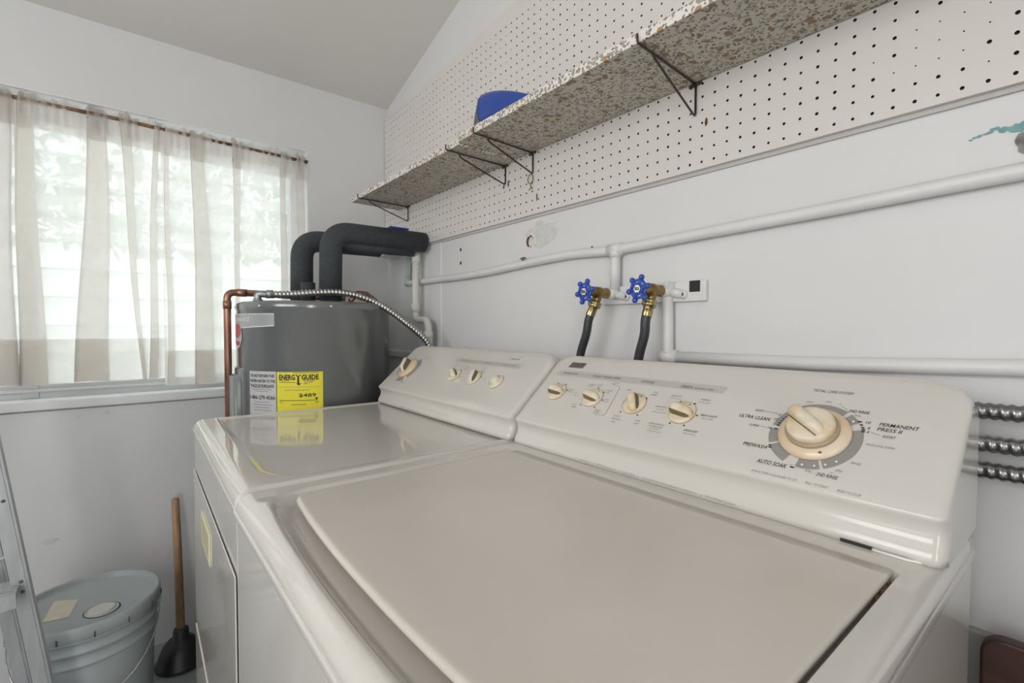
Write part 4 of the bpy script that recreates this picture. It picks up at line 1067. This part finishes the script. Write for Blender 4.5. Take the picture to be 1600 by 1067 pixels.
# main dial
m = MB(); lathe_face(m, (1.7650,.0770), [(.0410,.0004),(.0415,.0030),(.0400,.0062),(.0330,.0095),(.0300,.0100)], M_dialskirt, 64)
dot(m, 1.7650+.036*math.cos(R_(-62)), .0770+.036*math.sin(R_(-62)), .0020, M_olive2, .0089, 1.0)
m.build('dial_skirt', con, label='yellowed translucent dial skirt')
m = MB(); lathe_face(m, (1.7650,.0770), [(.0305,.0096),(.0305,.0135),(.0285,.0150),(.0275,.0150)], M_diskrim, 64)
m.build('dial_rim', con)
m = MB(); DK = (1.7650,.0770)
lathe_face(m, DK, [(.0275,.0110),(.0275,.0215),(.0262,.0240),(.0230,.0250),(.001,.0254)], M_knob, 64)
fin(m, DK, .0250, .0385, .0098, .0200, .0350, 143, M_knob)
a = R_(143); nn_ = (-math.sin(a), math.cos(a)); 
p0 = (DK[0]+.024*math.cos(a)+nn_[0]*.0108, DK[1]+.024*math.sin(a)+nn_[1]*.0108); p1 = (DK[0]-.022*math.cos(a)+nn_[0]*.0085, DK[1]-.022*math.sin(a)+nn_[1]*.0085)
m.tube([face(*p0, .0258), face(*p1, .0258)], .0008, M_olive, 6)
m.build('dial_knob', con, label='cream pointer knob of the main dial')
settle(wz)

# ---- dryer
DX0, DX1 = .532, 1.217
def dyf(x): return -.776-.0145*(x-DX0)/(DX1-DX0)
dz_ = thing('clothes_dryer', 'almond clothes dryer with glossy top, between the washer and the grey heater', 'dryer', ((DX0+DX1)/2, -.45, 0))
cabinet(dz_, DX0+.002, DX1-.002, -.776, -.790)
def Hd(x, y):
    z = TZ
    z -= rnd_edge(x-DX0, .012); z -= rnd_edge(DX1-x, .012)
    yf_ = dyf(x); df = y-yf_
    z -= rnd_edge(df, .022)
    # dished field with big rounded front-right corner
    fx = 1.190-x; fyy = y-(yf_+.048)
    rc = .085
    if fx < rc and fyy < rc: dd = rc-math.hypot(rc-fx, rc-fyy)
    else: dd = min(fx, fyy)
    fl = x-(DX0+.016); dd = min(dd, fl*1.0)
    z -= .0042*sst(-.002, .012, dd)*(1-sst(-.29, -.275, y)*.0)
    return (x, y, z)
xs = lin(DX0, DX0+.013, 7)+lin(DX0+.016, DX0+.034, 6)+lin(DX0+.05, 1.06, 22)+lin(1.07, 1.20, 34)+lin(DX1-.014, DX1, 8)
def dgrid(m):
    us = [.022*(1-math.cos(k*pi/20)) for k in range(11)]+lin(.026, .15, 42)+lin(.165, .47, 20)+lin(.48, .65, 4)
    nx = len(xs); vs = []; fs = []
    for u in us:
        for x in xs:
            yf_ = dyf(x); y = yf_+u*(-.1255-yf_)/.65; vs.append(Hd(x, y))
    ny = len(us)
    for j in range(ny-1):
        for i in range(nx-1): a = j*nx+i; fs.append((a, a+1, a+nx+1, a+nx))
    k0 = len(vs); ring = [i for i in range(nx)]+[j*nx+nx-1 for j in range(1, ny)]+[(ny-1)*nx+i for i in range(nx-2, -1, -1)]+[j*nx for j in range(ny-2, 0, -1)]
    for r_ in ring: vs.append((vs[r_][0], vs[r_][1], TZ-.024))
    L = len(ring)
    for i in range(L): a, b = ring[i], ring[(i+1) % L]; fs.append((b, a, k0+i, k0+(i+1) % L))
    fs.append(tuple(range(k0, k0+L))[::-1]); m.add(vs, fs, M_enamel, True)
m = MB(); dgrid(m); m.build('top_cover', dz_)
def dbox(m, x0, x1, o0, o1, z0, z1, mt):
    """box hugging the dryer front: o0/o1 = how far it stands proud"""
    m.add([(x0,dyf(x0)-o1,z0),(x1,dyf(x1)-o1,z0),(x1,dyf(x1)-o0,z0),(x0,dyf(x0)-o0,z0),(x0,dyf(x0)-o1,z1),(x1,dyf(x1)-o1,z1),(x1,dyf(x1)-o0,z1),(x0,dyf(x0)-o0,z1)],
          [(0,3,2,1),(4,5,6,7),(0,1,5,4),(1,2,6,5),(2,3,7,6),(3,0,4,7)], mt)
m = MB(); dbox(m, DX0, DX1, -.012, .0015, TZ-.034, TZ-.022, M_enamel); m.build('front_lip', dz_, bevel=.003)
door = None
m = MB(); dbox(m, DX0+.006, DX1-.006, -.001, .0014, .33, .716, M_enamel); door = m.build('door', dz_, bevel=.003)
m = MB(); dbox(m, DX0+.006, DX1-.02, -.001, .0035, .10, .316, M_enamel); m.build('lower_panel', dz_, bevel=.003)
m = MB(); dbox(m, .745, .900, .001, .0038, .606, .672, M_beige); hb = m.build('door_handle', door, bevel=.002, label='beige recessed door pull')
m = MB(); dbox(m, .762, .884, .0036, .0041, .615, .663, M_beige2); m.build('pull_recess', door)
con = console(dz_, DX0+.004, DX1-.002)
m = MB(); strip(m, .8420, 1.1265, .1330, .1480, .004, M_strip); m.build('header_strip', con, label='grey header strip')
m = MB(); 
tx(m, 'WRINKLE GUARD', .8643, .1400, .9265, .0058, g); tx(m, 'SIGNAL', .9776, .1400, 1.0050, .0058, g); tx(m, 'PUSH TO START', 1.0590, .1400, 1.1083, .0058, g)
for x, v, s_ in ((.855,.118,'ON'),(.857,.110,'OFF'),(.915,.118,'HIGH'),(.915,.110,'MED'),(.990,.121,'OFF'),(.990,.112,'LOUD'),(.915,.082,'LOW'),(1.020,.086,'SOFT')): tx(m, s_, x, v, x+.016, .0042, g)
for x, v in ((.905,.104),(.912,.085),(.955,.104),(1.005,.108),(1.012,.092)): dot(m, x, v, .0014, M_black)
tx(m, 'COTTONS', .668, .137, .700, .0050, g); tx(m, 'AIR', .655, .030, .672, .0050, M_print); tx(m, 'MORE DRY', .560, .052, .585, .0040, g); tx(m, 'NORMAL', .557, .066, .580, .0040, g); tx(m, 'LESS DRY', .553, .090, .575, .0040, g); tx(m, 'TIMED', .553, .105, .572, .0040, g)
for s_, x0, x1 in (('Heavy Duty', .700, .738), ('KING Size Capacity', .758, .820)):
    put_text(m, s_, M_print2, lambda u, v: (u, -.2867+.0006*(v/.009), TZ+v), x0, x1, .0030, .0072, italic=.1)
m.build('printed_lettering', con, label='small grey lettering beside the dryer knobs')
m = MB(); badge(m, 1.0655, 1.1080, .1545, .1690, .0030, M_silver); put_text(m, 'Kenmore', M_print, fm(.0018), 1.0710, 1.1030, .1585, .1650); m.build('name_badge', con, label='small bright metal name badge')
DD = (.628,.0830)
m = MB()
for a0, a1 in ((-42,66),(-104,-60),(-215,-150)): arcseg(m, DD, .036, .0520, a0, a1, M_ring)
m.build('timer_ring', con, label='dark grey timer ring segments')
m = MB(); lathe_face(m, DD, [(.0375,.0004),(.038,.003),(.037,.008),(.032,.0115),(.001,.0122)], M_dialskirt, 56); dot(m, DD[0]+.030*math.cos(R_(-40)), DD[1]+.030*math.sin(R_(-40)), .0014, M_olive2, .0130, 1.0); m.build('dial_skirt', con, label='yellowed dial skirt')
m = MB(); fin(m, DD, .026, .030, .0095, .012, .034, 118, M_knobw, M_olive, -1); m.build('dial_knob', con)
knob((.8960,.0850), .0215, 150, M_knobw, M_olive, -1, 'small knob below the left heading of the dryer', par=con)
knob((.9900,.0850), .0215, 112, M_knobw, M_olive, -1, 'small knob in the middle of the dryer console', par=con)
m = MB(); lathe_face(m, (1.0830,.0830), [(.0215,.0004),(.0215,.0035),(.0205,.0048),(.012,.0062),(.0115,.013),(.009,.0145),(.001,.0148)], M_knobw, 40); m.build('start_button', con, label='round start button')
settle(dz_)

# ------------------------------------------------------------------ bucket
BX, BY, BZ = .345, -.995, .370
t = thing('plastic_bucket', 'grey lidded plastic bucket with a cream sticker, on the floor by the window wall', 'bucket', (BX, BY, 0))
m = MB(); m.lathe([(.126,0),(.129,.003),(.1385,.262),(.1385,.268),(.1455,.270),(.1455,.276),(.1400,.280),(.1405,.300),(.1465,.302),(.1465,.308),(.1412,.312),(.142,.328),(.148,.330),(.148,.336),(.143,.339),(.143,.352)], M_bucket, 72, (BX,BY,0)); m.build('pail', t)
m = MB(); m.lathe([(.1465,.334),(.1520,.337),(.1530,.364),(.1505,.3700),(.1465,.3708),(.1435,.3660),(.1425,.3570),(.1390,.3550),(.001,.3555)], M_bucket, 72, (BX,BY,0), capb=False)
for k in range(14):
    a = k*2*pi/14+.12; c, s_ = math.cos(a), math.sin(a); m.tube([(BX+.1535*c,BY+.1535*s_,.338),(BX+.1545*c,BY+.1545*s_,.352)], .0014, M_dgrey, 6)
lid_ = m.build('bucket_lid', t)
m = MB(); SXc, SYc = BX+.075, BY+.035
SXc, SYc = .402, -.966
m.lathe([(.034,.3556),(.034,.3570),(.031,.3572),(.031,.3562),(.027,.3562),(.027,.3600),(.024,.3618),(.020,.3608),(.001,.3608)], M_cap, 36, (SXc,SYc,0)); 
m.lathe([(.0375,.3550),(.0375,.3560)], M_dgrey, 36, (SXc,SYc,0), capb=False)
m.build('spout_cap', lid_, label='white spout cap')
m = MB(); P_ = [(.275,-1.065),(.302,-1.017),(.391,-1.029),(.382,-1.078)]
m.add([(x,y,.3557) for x,y in P_]+[(x,y,.3562) for x,y in P_], [(3,2,1,0),(4,5,6,7)], M_paper); m.build('sticker', lid_, label='cream paper sticker')
m = MB(); hp = []
for k in range(25):
    a = pi*k/24; ang = a
    yy = BY+.150*math.cos(a); hang = .115*math.sin(a)
    hp.append((BX+.150*math.sin(a)*1.0+.012*math.sin(a), yy, .322-hang*1.2))
m.tube(hp, .0018, M_chrome, 8)
for s_ in (1, -1): m.box(BX-.012, BX+.012, BY+s_*.147-.006, BY+s_*.147+.006, .310, .334, M_bucket)
m.build('bail_handle', t, label='thin wire handle'); settle(t)

# ------------------------------------------------------------------ plunger
t = thing('toilet_plunger', 'toilet plunger with wooden handle and black rubber cup, leaning beside the dryer', 'plunger', (.14, -.785, 0))
m = MB(); m.lathe([(.066,0.0),(.070,.004),(.070,.012),(.062,.020),(.060,.036),(.050,.060),(.034,.078),(.022,.086),(.021,.108),(.018,.112)], M_rubber, 40, (.155,-.785,0), (-.03,.01,1)); m.build('rubber_cup', t)
m = MB(); m.tube([(.153,-.784,.09),(.100,-.784,.300),(.052,-.786,.500),(.0513,-.786,.505)], [.0122,.0118,.0112,.008], M_wood, 16); m.build('handle', t, label='light wooden handle'); settle(t)

# ------------------------------------------------------------------ step ladder
t = thing('step_ladder', 'aluminium step ladder standing at the left edge beside the bucket', 'ladder', (.6, -1.1, 0))
def channel(mb, a, b, w, d, mt):
    """C-shaped rail from a to b: web w wide (along y), flanges d deep (along -x)"""
    a, b = Vector(a), Vector(b); t_ = (b-a).normalized(); y = Vector((0,1,0)); y = (y-t_*y.dot(t_)).normalized(); x = t_.cross(y); th = .0022
    def bar(o_, wy, wx):
        vs = []
        for p in (a, b):
            for sy, sx in ((-1,-1),(1,-1),(1,1),(-1,1)): vs.append(p+o_+y*(sy*wy/2)+x*(sx*wx/2))
        mb.add(vs, [(0,1,2,3),(7,6,5,4),(0,4,5,1),(1,5,6,2),(2,6,7,3),(3,7,4,0)], mt)
    bar(Vector((0,0,0)), w, th); bar(y*(w/2-th/2)+x*(d/2), th, d); bar(-y*(w/2-th/2)+x*(d/2), th, d)
    bar(y*(w/2-.006)+x*(-.001), .003, .003)
m = MB(); channel(m, (.60,-1.019,.02), (.60,-1.169,1.20), .027, .024, M_alu); rail = m.build('front_rail', t)
m = MB(); channel(m, (.60,-1.460,.02), (.60,-1.230,1.20), .036, .026, M_alu); m.build('front_rail', t)
m = MB(); channel(m, (.508,-1.060,.0), (.535,-1.205,1.15), .026, .02, M_alu); m.build('rear_rail', t)
m = MB(); channel(m, (.508,-1.440,.0), (.535,-1.250,1.15), .026, .02, M_alu); m.build('rear_rail', t)
for z, ya, yb in ((.255,-1.418,-1.052),(.545,-1.362,-1.088),(.835,-1.306,-1.126)):
    m = MB(); m.box(.565, .640, ya, yb, z-.003, z, M_alu); m.box(.565, .568, ya, yb, z-.030, z-.003, M_alu); m.box(.637, .640, ya, yb, z-.030, z-.003, M_alu)
    for k in range(5): m.box(.574+k*.014, .578+k*.014, ya, yb, z, z+.0012, M_alu)
    m.build('step', t)
for z, y in ((.842,-1.120),(.822,-1.118),(.725,-1.106),(.552,-1.084),(.530,-1.082)):
    m = MB(); m.lathe([(.0035,0),(.003,.0015),(.001,.002)], M_dgrey, 10, (.6015,y-.001,z), (1,0,0)); m.build('rivet', t)
m = MB(); m.tube([(.59,-1.14,.60),(.585,-1.105,.605),(.58,-1.092,.598),(.585,-1.086,.588)], .004, M_alu, 8); m.lathe([(.010,0),(.010,.004),(.006,.006)], M_alu, 16, (.590,-1.098,.600), (1,0,0)); m.build('spreader', t); settle(t)

# ------------------------------------------------------------------ brown chair at right
t = thing('wooden_chair', 'dark brown wooden chair back against the wall right of the washer', 'chair', (2.12, -.30, 0))
def rrect(x0, x1, z0, z1, r, n=6):
    P_ = []
    for cx, cz, a0 in ((x1-r,z1-r,0),(x0+r,z1-r,pi/2),(x0+r,z0+r,pi),(x1-r,z0+r,3*pi/2)):
        for k in range(n+1): a = a0+pi/2*k/n; P_.append((cx+r*math.cos(a), cz+r*math.sin(a)))
    return P_
P_ = rrect(1.9075, 2.33, .48, .700, .022)
m = MB(); n = len(P_); tl = .06
vs = [(x, -.085+tl*(.70-z), z) for x, z in P_]+[(x, -.063+tl*(.70-z), z) for x, z in P_]
m.add(vs, [tuple(range(n))[::-1], tuple(range(n, 2*n))]+[(i, (i+1)%n, n+(i+1)%n, n+i) for i in range(n)], M_brown); m.build('backrest', t, bevel=.004)
m = MB(); m.box(1.925, 2.315, -.46, -.06, .405, .432, M_brown); m.build('seat', t, bevel=.006)
for fx in (1.945, 2.295):
    m = MB(); m.box(fx-.018, fx+.018, -.455, -.42, 0, .404, M_brown); m.build('leg', t, bevel=.003)
    m = MB(); m.box(fx-.018, fx+.018, -.058, -.030, 0, .60, M_brown); m.build('leg', t, bevel=.003)
settle(t)
